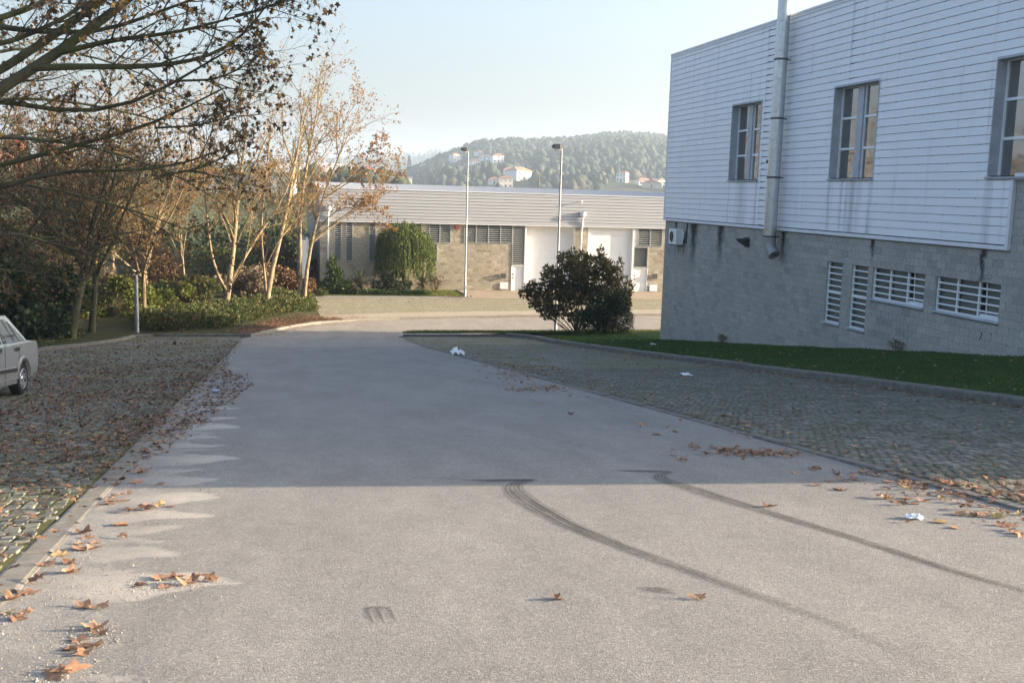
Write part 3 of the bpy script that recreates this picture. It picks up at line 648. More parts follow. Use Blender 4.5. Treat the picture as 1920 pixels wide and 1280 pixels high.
bl = np.array(bl); cen = np.column_stack([np.full(len(bl), XWALL), (bl[:, 0]+bl[:, 1])/2, (bl[:, 2]+bl[:, 3])/2]); ok, dep = in_frame(cen, 5)
ok &= cen[:, 2] > zwall(cen[:, 1])
order = np.argsort(np.where(ok, dep, 1e6)); near, rest = order[:300], order[300:]
def blk(k, jn=.0045):
    s0, s1, z0, z1 = bl[k]; T = BT.copy(); pr = .0145+rng.random()*.003+rng.random(4)*.0015
    T[:, 1] = np.where(BT[:, 1] > 0, s1-jn, s0+jn); T[:, 2] = np.where(BT[:, 2] > 0, z1-jn, z0+jn); T[:4, 0] = XWALL+.028; T[4:, 0] = XWALL+.018-pr; T[4:, 1] += rng.normal(0, .002, 4); return T
org = np.array(ORG[wh.name])
for k in near:
    me = mesh_np('block', blk(k)-org, BF, M['block_grey'], False, {'rnd': np.full(8, rng.random()*.4)}); link('block', me, wh)
W = np.array([blk(k) for k in rest])-org
o = link('blockwork', mesh_np('blockwork', W.reshape(-1, 3), (BF[None]+8*np.arange(len(rest))[:, None, None]).reshape(-1, 4), M['block_grey'], False, {'rnd': np.repeat(rng.random(len(rest)), 8)}), wh); o['kind'] = 'stuff'
MB().tube([(XWALL-.004, 21.95+.35, -1.42), (XWALL-.004, 22.30, -1.50), (XWALL-.004, 22.36, -1.62)], .008, 5).build('crack', M['dark_gap'], wh)
# flue pipe
fl = empty('flue_pipe', (XWALL-.36, 33.15, 0), 'tall steel flue pipe strapped to the white siding of the right warehouse', 'flue pipe')
fx, fy, fr_ = XWALL-.42, 33.15, .215
MB().lathe((fx, fy, 0), [(fr_, .35), (fr_, 9.2)], 28).build('pipe', M['steel'], fl, True, 40)
MB().lathe((fx, fy, 0), [(fr_+.004, 8.30), (fr_+.05, 8.34), (fr_+.05, 8.5), (fr_+.004, 8.52)], 28).build('roof_collar', M['steel_dark'], fl, True, 40)
for z in (6.35, 4.40, 2.43, .42):
    c = MB().lathe((fx, fy, 0), [(fr_+.003, z-.035), (fr_+.022, z-.028), (fr_+.022, z+.028), (fr_+.003, z+.035)], 28).build('strap', M['steel_dark'], fl, True, 40)
    MB().box(fx+fr_-.02, XWALL-.08, fy-.025, fy+.025, z-.02, z+.02).build('bracket', M['steel_dark'], c)
for z in (7.6, 6.62, 5.7, 4.62, 3.7, 2.65, 1.7): MB().lathe((fx, fy, 0), [(fr_+.001, z-.012), (fr_+.006, z), (fr_+.001, z+.012)], 28).build('seam', M['steel'], fl, True, 40)
MB().tube([(fx, fy, .36), (fx+.0, fy, .16), (fx+.02, fy-.05, .02), (fx+.06, fy-.28, -.2)], [fr_, fr_, fr_*.98, fr_*.94], 24).build('elbow', M['galvanised'], fl, True, 40)
MB().lathe((fx+.063, fy-.285, -.2), [(fr_*.75, -.012), (fr_*.75, -.008)], 20).build('outlet', M['dark_gap'], fl)
MB().tube([(fx-.02, fy+.1, 2.95), (fx-.06, fy+.42, 2.98)], .06, 10).build('test_port', M['steel_dark'], fl, True, 40)
# air conditioner
ac = empty('air_conditioner', (XWALL-.3, 42.2, -.3), 'white outdoor air conditioning unit on the grey block wall near its far corner', 'air conditioner')
MB().box(XWALL-.44, XWALL-.12, 41.75, 42.6, -.33, .32, bev=.02).build('housing', M['plastic_white'], ac)
MB().lathe((XWALL-.445, 42.25, 0), [(.27, 0), (.27, -.012), (.24, -.012), (.24, -.002)], 24, 'x').build('fan_ring', M['plastic_white'], ac)
MB().lathe((XWALL-.4452, 42.25, 0), [(.235, 0), (.235, -.004)], 24, 'x').build('fan_grille', M['plastic_dark'], ac)
for y in (41.9, 42.5): MB().box(XWALL-.45, XWALL-.005, y-.02, y+.02, -.385, -.335).box(XWALL-.045, XWALL-.005, y-.02, y+.02, -.7, -.385).build('bracket', M['galvanised'], ac)
MB().box(XWALL-.16, XWALL-.10, 41.70, 41.749, -.1, .22, bev=.01).build('service_panel', M['plastic_white'], ac)
MB().tube([(XWALL-.1, 41.7, -.2), (XWALL-.03, 41.6, -.2), (XWALL-.03, 41.6, .6)], .025, 8).build('refrigerant_pipe', M['plastic_dark'], ac)
# dark spout
sp = empty('wall_vent', (XWALL-.1, 35.9, .1), 'small dark vent hood on the block wall left of the flue pipe', 'vent')
mb = MB(); vs = []
for y in (35.62, 35.98): vs += [(XWALL-.004, y, .24), (XWALL-.34, y+.1, .20), (XWALL-.28, y, .10), (XWALL-.004, y, -.06)]
mb.add(vs, [(0, 1, 2, 3), (7, 6, 5, 4), (0, 4, 5, 1), (1, 5, 6, 2), (2, 6, 7, 3)]); mb.build('hood', M['plastic_dark'], sp)
MB().box(XWALL-.012, XWALL-.002, 35.56, 36.04, -.10, .28).build('flange', M['steel_dark'], sp)
# ================================================================== FAR WAREHOUSE across the bend (front wall at y = YF)
YF, FX0, FX1, FZB = 74.75, 3.0, 62.0, -5.58
fw = empty('far_warehouse', (FX0, YF, FZB), 'long low warehouse with grey siding, tan blocks and white doors across the bend', 'warehouse')
D1 = (17.95, 21.68, .62); D2 = (22.66, 26.2, .22); FCB, FCT = -.64, 1.62
HL = [(17.84, 21.68, -9, -.70), (22.66, 26.32, -9, -.70), (16.9, 17.84, -9, -.70), (26.32, 27.46, -9, -.70)]
LV = [(13.28, 16.9, -2.05, -.70), (10.72, 12.32, -2.08, -.70), (10.66, 11.36, -3.42, -2.10), (26.6, 28.55, -2.08, -.72), (4.0, 4.5, -3.5, -.75), (4.8, 5.3, -3.5, -.75), (6.42, 6.92, -3.5, -.75), (9.7, 10.2, -2.08, -.70), (31.0, 34.5, -2.05, -.70)]
holes = HL+LV+[(27.46, 27.5, -9, -9)]
def skinY(mb, Y, x0, x1, z0, z1, holes):
    xs = sorted({x0, x1, *[q for h in holes for q in h[:2] if x0 < q < x1]}); zs = sorted({z0, z1, *[q for h in holes for q in h[2:] if z0 < q < z1]})
    for a, b in zip(xs, xs[1:]):
        for c, d in zip(zs, zs[1:]):
            if not any(h[0] < (a+b)/2 < h[1] and h[2] < (c+d)/2 < h[3] for h in holes): mb.quad((a, Y, c), (b, Y, c), (b, Y, d), (a, Y, d))
mb = MB(); skinY(mb, YF+.02, FX0, FX1, -6.4, FCT, holes); yb = YF+32
mb.quad((FX0, yb, -6.4), (FX0, YF+.02, -6.4), (FX0, YF+.02, FCT), (FX0, yb, FCT)); mb.quad((FX1, YF+.02, -6.4), (FX1, yb, -6.4), (FX1, yb, FCT), (FX1, YF+.02, FCT)); mb.quad((FX1, yb, -6.4), (FX0, yb, -6.4), (FX0, yb, FCT), (FX1, yb, FCT))
mb.build('wall', M['block_warm'], fw)
# split-face blocks as individual relief (small in view: one part)
P = []; z = -5.9; r = 0
while z < -.75:
    x = FX0+(r % 2)*.2
    while x < 34:
        a, b, c, d = x+.006, x+.394, z+.006, z+.194
        if not any(h[0]-.02 < b and a < h[1]+.02 and h[2] < (c+d)/2 < h[3] for h in holes): P.append((a, b, c, d))
        x += .4
    z += .2; r += 1
P = np.array(P); n = len(P); T = np.zeros((n, 8, 3)); pr = rng.uniform(.002, .005, (n, 1))+rng.uniform(0, .006, (n, 4))
for k, (xa, zc) in enumerate(((0, 2), (1, 2), (1, 3), (0, 3))):
    T[:, k] = np.stack([P[:, xa], np.full(n, YF+.018), P[:, zc]], -1); T[:, k+4] = np.stack([P[:, xa]+(.004 if xa == 0 else -.004), YF+.018-pr[:, k], P[:, zc]+(.004 if zc == 2 else -.004)], -1)
BFy = np.array([(4, 5, 6, 7), (0, 1, 5, 4), (1, 2, 6, 5), (2, 3, 7, 6), (3, 0, 4, 7)])
o = link('blockwork', mesh_np('blockwork', (T-np.array(ORG[fw.name])).reshape(-1, 3), (BFy[None]+8*np.arange(n)[:, None, None]).reshape(-1, 4), M['block_warm'], False, {'rnd': np.repeat(rng.random(n), 8)}), fw); o['kind'] = 'stuff'
# siding boards and roof
nb = 10; ph = (FCT-FCB-.03)/nb; yc = YF-.16
for k in range(nb):
    z0 = FCB+.02+k*ph
    for xa, xb in ((FX0-.05, 13.0), (13.0, 22.1), (22.1, 31.2), (31.2, 46), (46, FX1+.05)):
        mb = MB(); vs = []
        for x in (xa+.003, xb-.003): vs += [(x, YF, z0+.004), (x, yc-.012, z0+.004), (x, yc-.015, z0+.02), (x, yc, z0+ph-.035), (x, yc+.03, z0+ph-.012), (x, YF, z0+ph-.012)]
        mb.cur = random.random(); mb.add(vs, [(q, q+1, q+7, q+6) for q in range(5)]+[(0, 5, 4, 3, 2, 1), (6, 7, 8, 9, 10, 11)]); mb.build('siding_board', M['cladding_far'], fw)
MB().box(FX0-.02, FX1, YF-.11, YF+.015, FCB+.012, FCT-.01).build('siding_backing', M['dark_gap'], fw)
MB().box(FX0-.07, FX1+.07, yc-.03, YF+.05, FCB-.06, FCB+.008).build('base_trim', M['trim_white'], fw)
MB().box(FX0-.08, FX1+.08, yc-.05, yc+.14, FCT-.012, FCT+.05).build('eave_trim', M['trim_white'], fw)
rf = MB(); vs = [(FX0-.08, YF+.0, FCT+.02), (FX1+.08, YF+.0, FCT+.02), (FX1+.08, YF+16, FCT+.50), (FX0-.08, YF+16, FCT+.50), (FX0-.08, YF+32.1, FCT+.02), (FX1+.08, YF+32.1, FCT+.02)]
rf.add(vs, [(0, 1, 2, 3), (3, 2, 5, 4)]); roof = rf.build('roof', M['roof_metal'], fw)
x = FX0; rb = MB()
while x < FX1:
    rb.add([(x, YF-.02, FCT+.022), (x+.06, YF-.02, FCT+.038), (x+.12, YF-.02, FCT+.022), (x, YF+16, FCT+.502), (x+.06, YF+16, FCT+.518), (x+.12, YF+16, FCT+.502)], [(0, 1, 4, 3), (1, 2, 5, 4), (0, 2, 1)]); x += .33
o = rb.build('roof_ribs', M['roof_metal'], roof); o['kind'] = 'stuff'
# louvred windows
def louvre(x0, x1, z0, z1, cols=1, slats=True, mat='louvre_back'):
    r = MB().box(x0, x1, YF+.14, YF+.16, z0, z1).build('louvred_window', M[mat], fw)
    f = MB(); f.box(x0, x0+.05, YF-.03, YF+.14, z0, z1); f.box(x1-.05, x1, YF-.03, YF+.14, z0, z1); f.box(x0+.05, x1-.05, YF-.03, YF+.14, z0, z0+.05); f.box(x0+.05, x1-.05, YF-.03, YF+.14, z1-.05, z1)
    for c in range(1, cols): xx = x0+(x1-x0)*c/cols; f.box(xx-.035, xx+.035, YF-.035, YF+.13, z0+.05, z1-.05)
    f.build('window_frame', M['louvre_slat'], r)
    if slats:
        z = z0+.13
        while z < z1-.08:
            mb = MB(); mb.add([(x0+.05, YF-.02, z-.02), (x1-.05, YF-.02, z-.02), (x1-.05, YF+.05, z+.01), (x0+.05, YF+.05, z+.01), (x0+.05, YF-.02, z+.008), (x1-.05, YF-.02, z+.008), (x1-.05, YF+.05, z+.03), (x0+.05, YF+.05, z+.03)], [(3, 2, 1, 0), (4, 5, 6, 7), (0, 1, 5, 4), (2, 3, 7, 6)]); mb.build('slat', M['louvre_slat'], r); z += .145
for k, q in enumerate(LV): louvre(*q, cols=(4 if q[1]-q[0] > 3 else 2 if q[1]-q[0] > 1.2 else 1))
louvre(16.9, 17.84, -3.58, -.72); louvre(26.32, 27.46, -3.66, -2.12, 1, False, 'frosted_glass')
MB().box(26.32, 26.6, YF+.1, YF+.16, -2.12, -.72).build('filler_panel', M['door_white'], fw)
# doors
def bigdoor(x0, x1, dep, zt=-.72):
    yb_ = YF+dep; n = 8; h = (zt-FZB-.12)/n; d = MB().box(x0, x1, yb_+.03, yb_+.08, FZB, zt).build('sectional_door', M['door_white'], fw)
    for k in range(n): MB().box(x0+.01, x1-.01, yb_, yb_+.03, FZB+.12+k*h+.006, FZB+.12+(k+1)*h-.006, bev=.006).build('door_panel', M['door_white'], d)
    jb = MB(); jb.box(x0-.02, x0, YF+.02, yb_+.05, FZB, zt); jb.box(x1, x1+.02, YF+.02, yb_+.05, FZB, zt); jb.box(x0, x1, YF+.02, yb_+.05, zt, zt+.02); jb.build('door_jamb', M['door_white'], d)
bigdoor(17.98, 21.64, D1[2]); bigdoor(22.70, 26.16, D2[2])
for x in (17.84, 26.18): MB().box(x, x+.13, YF-.04, YF+.1, FZB, -.70).build('door_post', M['door_white'], fw)
def pdoor(x0, x1, zt):
    d = MB().box(x0+.02, x1-.02, YF+.06, YF+.11, FZB+.03, zt, bev=.006).build('side_door', M['door_white'], fw)
    MB().box(x0-.02, x0+.02, YF-.02, YF+.1, FZB, zt).box(x1-.02, x1+.02, YF-.02, YF+.1, FZB, zt).box(x0+.02, x1-.02, YF-.02, YF+.1, zt, zt+.05).build('door_frame', M['door_white'], d)
    for z in (-4.35, -4.6): MB().box(x0+.08, x0+.16, YF+.0, YF+.058, z, z+.12).build('handle', M['steel_dark'], d)
pdoor(16.9, 17.84, -3.65); pdoor(26.34, 27.46, -3.74)
# rainwater pipes with hoppers
for x in (22.12, 3.55):
    p = MB().tube([(x, YF-.30, .05), (x, YF-.24, -.5), (x, YF-.12, -.95), (x, YF-.10, -5.55)], .06, 10).build('rain_pipe', M['trim_white'], fw, True, 50)
    MB().lathe((x, YF-.32, 0), [(.08, .0), (.22, .14), (.22, .42), (.18, .42), (.17, .3)], 14).build('hopper', M['trim_white'], p, True, 40)
# small fittings on the front
def fitting(name, label, cat, x, z, w_, h, d, mat, extra=None):
    e = empty(name, (x, YF-.05, z), label, cat)
    MB().box(x-w_/2, x+w_/2, YF-.05-d, YF-.045, z-h/2, z+h/2, bev=.012).build('body', M[mat], e)
    if extra: MB().box(x-w_/2-.02, x+w_/2+.02, YF-.07-d, YF-.046, z+h/2, z+h/2+.03).build('lid', M[mat], e)
    return e
fitting('letterbox', 'dark letterbox on the tan wall left of the left side door', 'letterbox', 16.28, -4.42, .34, .32, .13, 'steel_dark', 1)
fitting('letterbox', 'dark letterbox on the tan wall at the far right beside the right side door', 'letterbox', 28.05, -4.33, .34, .34, .13, 'steel_dark', 1)
fitting('alarm_box', 'red and white alarm box under the siding between two louvred windows', 'alarm', 12.76, -.90, .30, .34, .10, 'plastic_red')
fitting('meter_box', 'grey meter cabinet low on the wall near the left side door', 'meter box', 16.35, -5.12, .62, .5, .02, 'trim_white')
fitting('meter_box', 'grey meter cabinet low on the wall under the right letterbox', 'meter box', 28.0, -5.2, .62, .5, .02, 'trim_white')
e = empty('wall_lamp', (21.95, YF-.2, 1.15), 'small white lamp sticking out from the far siding above the doors', 'lamp')
MB().tube([(21.95, yc, 1.15), (21.95, yc-.22, 1.17)], .025, 8).build('arm', M['galvanised'], e); MB().lathe((21.95, yc-.24, 1.09), [(.05, 0), (.08, .04), (.06, .12)], 12).build('head', M['plastic_white'], e)
# boundary fence going back along the left end
fe = empty('sheet_fence', (2.05, 71.5, -5.5), 'tall pale blue ribbed metal fence at the left end of the far warehouse', 'fence')
for k in range(22):
    y0 = 71.2+k*1.0
    vs = []
    for q in range(9): yy = y0+q*.125-.5*0; xx = 2.05-.04*((q//2) % 2)-(y0-71.2)*.012; vs += [(xx, yy, -5.55), (xx, yy, -1.85)]
    MB().add(vs, [(2*q, 2*q+2, 2*q+3, 2*q+1) for q in range(8)]).build('fence_panel', M['fence_metal'], fe)
for k in range(8): MB().box(2.07, 2.13, 71.15+k*3, 71.21+k*3, -5.55, -1.8).build('post', M['galvanised'], fe)
MB().box(1.45, 2.04, 71.14, 71.18, -5.55, -1.85).build('end_panel', M['fence_metal'], fe)
# ================================================================== TREES AND PLANTS
UPV = np.array([0, 0, 1.0])
def nrm(v): return v/(np.linalg.norm(v)+1e-9)
def tubes(polys, sides, taper_end=.35):
    """polys: list of (pts(k,3), radii(k)) -> V,F"""
    by = {}
    for p, r in polys: by.setdefault(len(p), []).append((p, r))
    VV = []; FF = []; base = 0; ang = np.arange(sides)*2*math.pi/sides
    for k, lst in by.items():
        P = np.array([a for a, _ in lst]); R = np.array([b for _, b in lst]); T = np.gradient(P, axis=1); T /= np.linalg.norm(T, axis=2, keepdims=True)+1e-9
        ref = np.where(np.abs(T[:, :1, 2:3]) > .8, np.array([1.0, .1, 0]), np.array([.1, .2, 1.0])); U = np.cross(T, np.broadcast_to(ref, T.shape)); U /= np.linalg.norm(U, axis=2, keepdims=True)+1e-9; W = np.cross(T, U)
        V = P[:, :, None]+R[:, :, None, None]*(U[:, :, None]*np.cos(ang)[None, None, :, None]+W[:, :, None]*np.sin(ang)[None, None, :, None])
        n = len(lst); i, j, q = np.meshgrid(np.arange(n), np.arange(k-1), np.arange(sides), indexing='ij'); a = base+(i*k+j)*sides; b = a+sides
        FF.append(np.stack([a+q, a+(q+1) % sides, b+(q+1) % sides, b+q], -1).reshape(-1, 4)); VV.append(V.reshape(-1, 3)); base += n*k*sides
    return np.concatenate(VV), np.concatenate(FF)
def poly(p, d, L, r0, r1, n, wob, trop, rg):
    pts = [np.array(p, float)]; d = nrm(np.array(d, float)); st = L/(n-1)
    for _ in range(n-1): d = nrm(d+rg.normal(0, wob, 3)+np.asarray(trop)*(1.0/(n-1))); pts.append(pts[-1]+d*st)
    return np.array(pts), np.linspace(r0, r1, n)
def resample(pts, n):
    pts = np.array([tuple(p) for p in pts], float); s = np.concatenate([[0], np.cumsum(np.linalg.norm(np.diff(pts, axis=0), axis=1))]); t = np.linspace(0, s[-1], n)
    out = np.column_stack([np.interp(t, s, pts[:, k]) for k in range(3)])
    for _ in range(2): out[1:-1] = .25*out[:-2]+.5*out[1:-1]+.25*out[2:]
    return out, s[-1]
def side_dir(t, rg, ang, up=.0):
    u = np.cross(t, rg.normal(0, 1, 3)); u = nrm(u); return nrm(t*math.cos(ang)+u*math.sin(ang)+UPV*up)
def spawn(par, n, L, r, rg, lo=.25, hi=1., ang=(.6, 1.1), up=.15, k=5, wob=.12, trop=(0, 0, .2), shrink=.5):
    out = []; p, rad = par; m = len(p)
    for q in range(n):
        f = lo+(hi-lo)*(q+rg.random())/n; x = f*(m-1); i = min(int(x), m-2); pos = p[i]+(p[i+1]-p[i])*(x-i); t = nrm(p[i+1]-p[i]); ll = L*rg.uniform(.55, 1.2)*(1-shrink*f)
        rr = min(r*(1-.4*f), rad[i]*.7); out.append(poly(pos, side_dir(t, rg, rg.uniform(*ang), up), ll, rr, rr*.35, k, wob, trop, rg))
    return out
KITE = np.array([(0, 0, 0), (.42, .45, .10), (0, 1, 0), (-.42, .45, .10)]); KITEF = np.array([(0, 1, 2, 3)])
th = np.linspace(0, 2*math.pi, 21)[:-1]
def lobe_r(a):
    d = ((math.degrees(a)-90) % 72)/72; d = min(d, 1-d)*2; k = round(((math.degrees(a)-90) % 360)/72) % 5
    return (.50+.50*(1-d)**1.15)*(1.0, .92, .66, .66, .92)[k]
LOBE = np.array([(.56*lobe_r(a)*math.cos(a), .42+.58*lobe_r(a)*math.sin(a), 0) for a in np.radians(90+18*np.arange(20))])
LOBE = np.vstack([LOBE, [(0, .5, 0)]]); LOBEF = np.array([(k, (k+1) % 20, 20) for k in range(20)])
STAR = np.array([(0, 0, 0), (.38, .12, .06), (.5, .5, .1), (.2, .55, .03), (.28, .92, .08), (0, .8, 0), (-.28, .92, .08), (-.2, .55, .03), (-.5, .5, .1), (-.38, .12, .06)]); STARF = np.array([(0, 1, 2, 3), (0, 3, 7, 0), ])
STARF = [np.array([(0, 1, 2, 3), (0, 7, 8, 9), (3, 4, 5, 0), (5, 6, 7, 0)])]
def leaves_mesh(pos, dirs, size, tmpl, tf, rg, spread=1.0):
    n = len(pos); d = dirs/(np.linalg.norm(dirs, axis=1, keepdims=True)+1e-9); q = rg.normal(0, 1, (n, 3)); x = np.cross(d, q); x /= np.linalg.norm(x, axis=1, keepdims=True)+1e-9; z = np.cross(x, d)
    sz = size*rg.uniform(.6, 1.3, n); V = pos[:, None]+sz[:, None, None]*(tmpl[None, :, 0:1]*x[:, None]*spread+tmpl[None, :, 1:2]*d[:, None]+tmpl[None, :, 2:3]*z[:, None])
    k = len(tmpl); fs = [(f[None]+k*np.arange(n)[:, None, None]).reshape(-1, f.shape[1]) for f in (tf if isinstance(tf, list) else [tf])]
    return V.reshape(-1, 3), fs, np.repeat(rg.random(n), k)
def npobj(name, V, Fc, mat, parent, smooth=False, attrs=None):
    o = link(name, mesh_np(name, V-np.array(origin_of(parent)), Fc, M[mat], smooth, attrs), parent); ORG[o.name] = origin_of(parent)
    if name in ('boughs', 'twigs', 'crown', 'foliage', 'stems', 'leaf_blades', 'dry_blades'): o['kind'] = 'stuff'
    return o
def leaf_obj(name, pos, dirs, size, mat, parent, rg, tmpl=KITE, tf=KITEF, spread=1.0):
    V, Fc, r = leaves_mesh(np.asarray(pos), np.asarray(dirs), size, tmpl, tf, rg, spread); return npobj(name, V, Fc, mat, parent, False, {'rnd': r})
def finish_tree(root, l0, l1, l2, l3, rg, bark_m, twig_m, leaf_m, nleaf, lsize, tmpl=KITE, tf=KITEF, hang=.6, leaf_from=None, sides=(10, 6, 4, 3)):
    V, Fc = tubes(l0, sides[0]); npobj('trunk', V, Fc, bark_m, root, True)
    if l1: V, Fc = tubes(l1, sides[1]); npobj('branches', V, Fc, bark_m, root, True)
    V, Fc = tubes(l2, sides[2]); npobj('boughs', V, Fc, twig_m, root, True)
    V, Fc = tubes(l3, sides[3]); npobj('twigs', V, Fc, twig_m, root, True)
    if nleaf:
        src = l3+l2 if leaf_from is None else leaf_from; k = rg.integers(0, len(src), nleaf); pos = np.empty((nleaf, 3)); dr = np.empty((nleaf, 3))
        for q, i in enumerate(k):
            p, _ = src[i]; f = rg.uniform(.35, 1)*(len(p)-1); a = min(int(f), len(p)-2); pos[q] = p[a]+(p[a+1]-p[a])*(f-a); dr[q] = rg.normal(0, .6, 3)-UPV*hang
        leaf_obj('crown', pos, dr, lsize, leaf_m, root, rg, tmpl, tf)
def auto_tree(base, label, height, fork, nl, r0, seed, nleaf, lsize, leaf_m, bark_m='bark_dark', twig_m='bark_dark', lean=(0, 0), spread=.75, n2=9, n3=8, n4=3, droop=0, name='plane_tree', cat='tree', stems=None, group='plane trees beside the road', tmpl=KITE, tf=KITEF, low=.3, L2=.36):
    rg = np.random.default_rng(seed); root = empty(name, base, label, cat, group); b = np.array(base, float); Lc = height-fork
    if stems is None:
        top = b+np.array([lean[0], lean[1], fork]); tr, _ = resample([b-UPV*.2, b+(top-b)*.5+rg.normal(0, .04, 3), top], 6); l0 = [(tr, np.linspace(r0*1.15, r0*.8, 6))]; l0[0][1][0] = r0*1.35; l1 = []
        for q in range(nl):
            a = 2*math.pi*(q+rg.random()*.7)/nl; sp = spread*rg.uniform(.6, 1.2) if q else spread*.15; d = np.array([math.cos(a)*sp, math.sin(a)*sp, 1.0]); l1.append(poly(top-UPV*rg.random()*fork*.25, d, Lc*rg.uniform(.75, 1.05)*(1.12 if q == 0 else 1), r0*.58, r0*.09, 11, .07, (0, 0, .35-droop*.8), rg))
    else:
        l0 = []; l1 = []
        for k, (pts, ra, rb) in enumerate(stems): pp, LL = resample(pts, 12); (l0 if k == 0 else l1).append((pp, np.linspace(ra, rb, 12)))
    l2 = []; l3 = []
    for p in (l1 if stems is None else [l0[0]]+l1):
        Lp = np.linalg.norm(np.diff(p[0], axis=0), axis=1).sum(); c = spawn(p, n2, Lp*L2, p[1][0]*.42, rg, low, 1, (.5, 1.0), .12-droop*.35, 7, .1, (0, 0, .25-droop), .45); l2 += c
        for q in c:
            Lq = np.linalg.norm(np.diff(q[0], axis=0), axis=1).sum(); e = spawn(q, n3, Lq*.48, max(.0075, q[1][0]*.4), rg, .15, 1, (.45, 1.0), .1-droop*.3, 5, .12, (0, 0, .15-droop), .4); l3 += e
            for z in e:
                if n4: l3 += spawn(z, n4, Lq*.22, max(.0055, z[1][0]*.5), rg, .3, 1, (.4, 1.0), .0-droop*.2, 3, .12, (0, 0, -droop*.6), .3)
    finish_tree(root, l0, l1, l2, l3, rg, bark_m, twig_m, leaf_m, nleaf, lsize, tmpl, tf)
    return root
# --- the big plane tree whose limbs hang into the top left corner (trunk just left of the frame)
def near_tree():
    rg = np.random.default_rng(5); b = Vector((-6.7, 11.2, gz(11.2)+.05)); root = empty('plane_tree', b, 'nearest plane tree, its dark limbs and hanging brown leaves filling the top left corner', 'tree', 'plane trees beside the road')
    t = [b-Vector((0, 0, .3)), b+Vector((.05, 0, 1.2)), Vector((-6.5, 11.3, .9)), Vector((-6.3, 11.4, 2.4)), Vector((-6.2, 11.6, 4.5)), Vector((-6.4, 11.7, 7))]
    l0 = [(resample(t, 14)[0], np.linspace(.24, .10, 14))]; l1 = []
    q = lambda x, y, Y: onY(x, y, Y)
    LIMBS = [([Vector((-6.55, 11.3, .6)), Vector((-5.0, 11.4, 1.35)), q(-60, 215, 11.5), q(40, 145, 11.5), q(120, 95, 11.5), q(240, 5, 11.6), q(380, -120, 11.8), q(520, -260, 12)], .088, .026),
             ([Vector((-6.5, 11.4, .9)), Vector((-5.1, 11.9, 1.7)), q(-60, 180, 12.3), q(60, 95, 12.3), q(200, 0, 12.4), q(330, -110, 12.5), q(480, -280, 12.7)], .072, .022),
             ([q(60, 128, 11.5), q(150, 124, 11.4), q(260, 127, 11.3), q(370, 115, 11.2), q(430, 90, 11.2), q(475, 50, 11.2), q(500, 10, 11.2)], .038, .008),
             ([Vector((-5.2, 11.5, 1.25)), q(-80, 165, 11.9), q(20, 190, 11.9), q(130, 222, 11.8), q(250, 205, 11.7), q(330, 152, 11.6), q(400, 110, 11.5), q(445, 85, 11.4)], .05, .008),
             ([Vector((-5.6, 11.6, .95)), q(-100, 320, 12.4), q(20, 318, 12.4), q(90, 280, 12.3), q(180, 262, 12.2), q(290, 240, 12.1), q(370, 185, 12), q(420, 165, 12)], .055, .008),
             ([Vector((-5.6, 11.2, .85)), q(-120, 400, 11.9), q(0, 350, 11.9), q(90, 312, 11.8), q(190, 318, 11.7), q(300, 330, 11.6), q(370, 300, 11.5), q(420, 280, 11.4)], .05, .007),
             ([Vector((-6.3, 11.6, 2.2)), q(-80, 60, 12.8), q(60, 20, 12.9), q(180, -40, 13), q(300, -120, 13.2)], .06, .02),
             ([q(110, 100, 11.5), q(210, 75, 11.3), q(330, 62, 11.1), q(430, 35, 11), q(490, 20, 11)], .03, .007),
             ([q(-60, 40, 12.6), q(70, 62, 12.5), q(200, 60, 12.4), q(330, 10, 12.3), q(450, -30, 12.2)], .035, .008),
             ([q(-60, 90, 11.2), q(20, 80, 11.2), q(110, 40, 11.2), q(220, -30, 11.2)], .03, .009),
             ([q(330, 152, 11.6), q(400, 150, 11.5), q(450, 130, 11.4), q(500, 95, 11.4)], .014, .004), ([q(290, 240, 12.1), q(370, 236, 12), q(430, 220, 11.9), q(480, 190, 11.9)], .014, .004), ([q(300, 330, 11.6), q(380, 315, 11.5), q(440, 285, 11.5)], .014, .004), ([q(440, 30, 11), q(500, 15, 11), q(550, -10, 11)], .012, .004),
             ([Vector((-6.4, 11.3, 1.6)), Vector((-7.6, 9.6, 3.4)), Vector((-8.4, 8.2, 6))], .09, .03), ([Vector((-6.3, 11.6, 2.6)), Vector((-7.4, 13.2, 4.4)), Vector((-8.2, 14.4, 7))], .08, .03)]
    for pts, ra, rb in LIMBS: pp, LL = resample(pts, 14); l1.append((pp, np.linspace(ra, rb, 14)))
    l2 = []; l3 = []; lf = []
    for k, p in enumerate(l1):
        big = p[1][0] > .06; c = spawn(p, 16 if big else 13, 1.3 if big else .85, .012, rg, .25, 1, (.4, 1.0), .02, 8, .11, (0, 0, .22), .4); l2 += c
        for z in c:
            Lz = np.linalg.norm(np.diff(z[0], axis=0), axis=1).sum(); e = spawn(z, 8, Lz*.5, .0045, rg, .2, 1, (.45, 1.0), .0, 6, .12, (0, 0, .12), .35); l3 += e
            for y in e: l3 += spawn(y, 3, Lz*.28, .0028, rg, .3, 1, (.4, .9), -.05, 4, .12, (0, 0, -.1), .3)
    # a few long bare shoots reaching out past the crown
    for p in l1[2:6]+l1[7:9]:
        for _ in range(2):
            i = rg.integers(9, 13); l3.append(poly(p[0][i], nrm(p[0][i]-p[0][i-2])+rg.normal(0, .3, 3), rg.uniform(.5, 1.05), .005, .002, 9, .10, (.1, 0, .05), rg))
    L = np.array([(x*.95, y*1.05, .22*abs(x)**1.4+.1*(y-.5)**2) for x, y, _ in LOBE])
    finish_tree(root, l0, l1, l2, l3, rg, 'bark_near', 'bark_near', 'leaf_near', 3000, .062, L, LOBEF, .9)
    sp = []; k = rg.integers(0, len(l3), 60)     # hanging seed balls
    mb = MB()
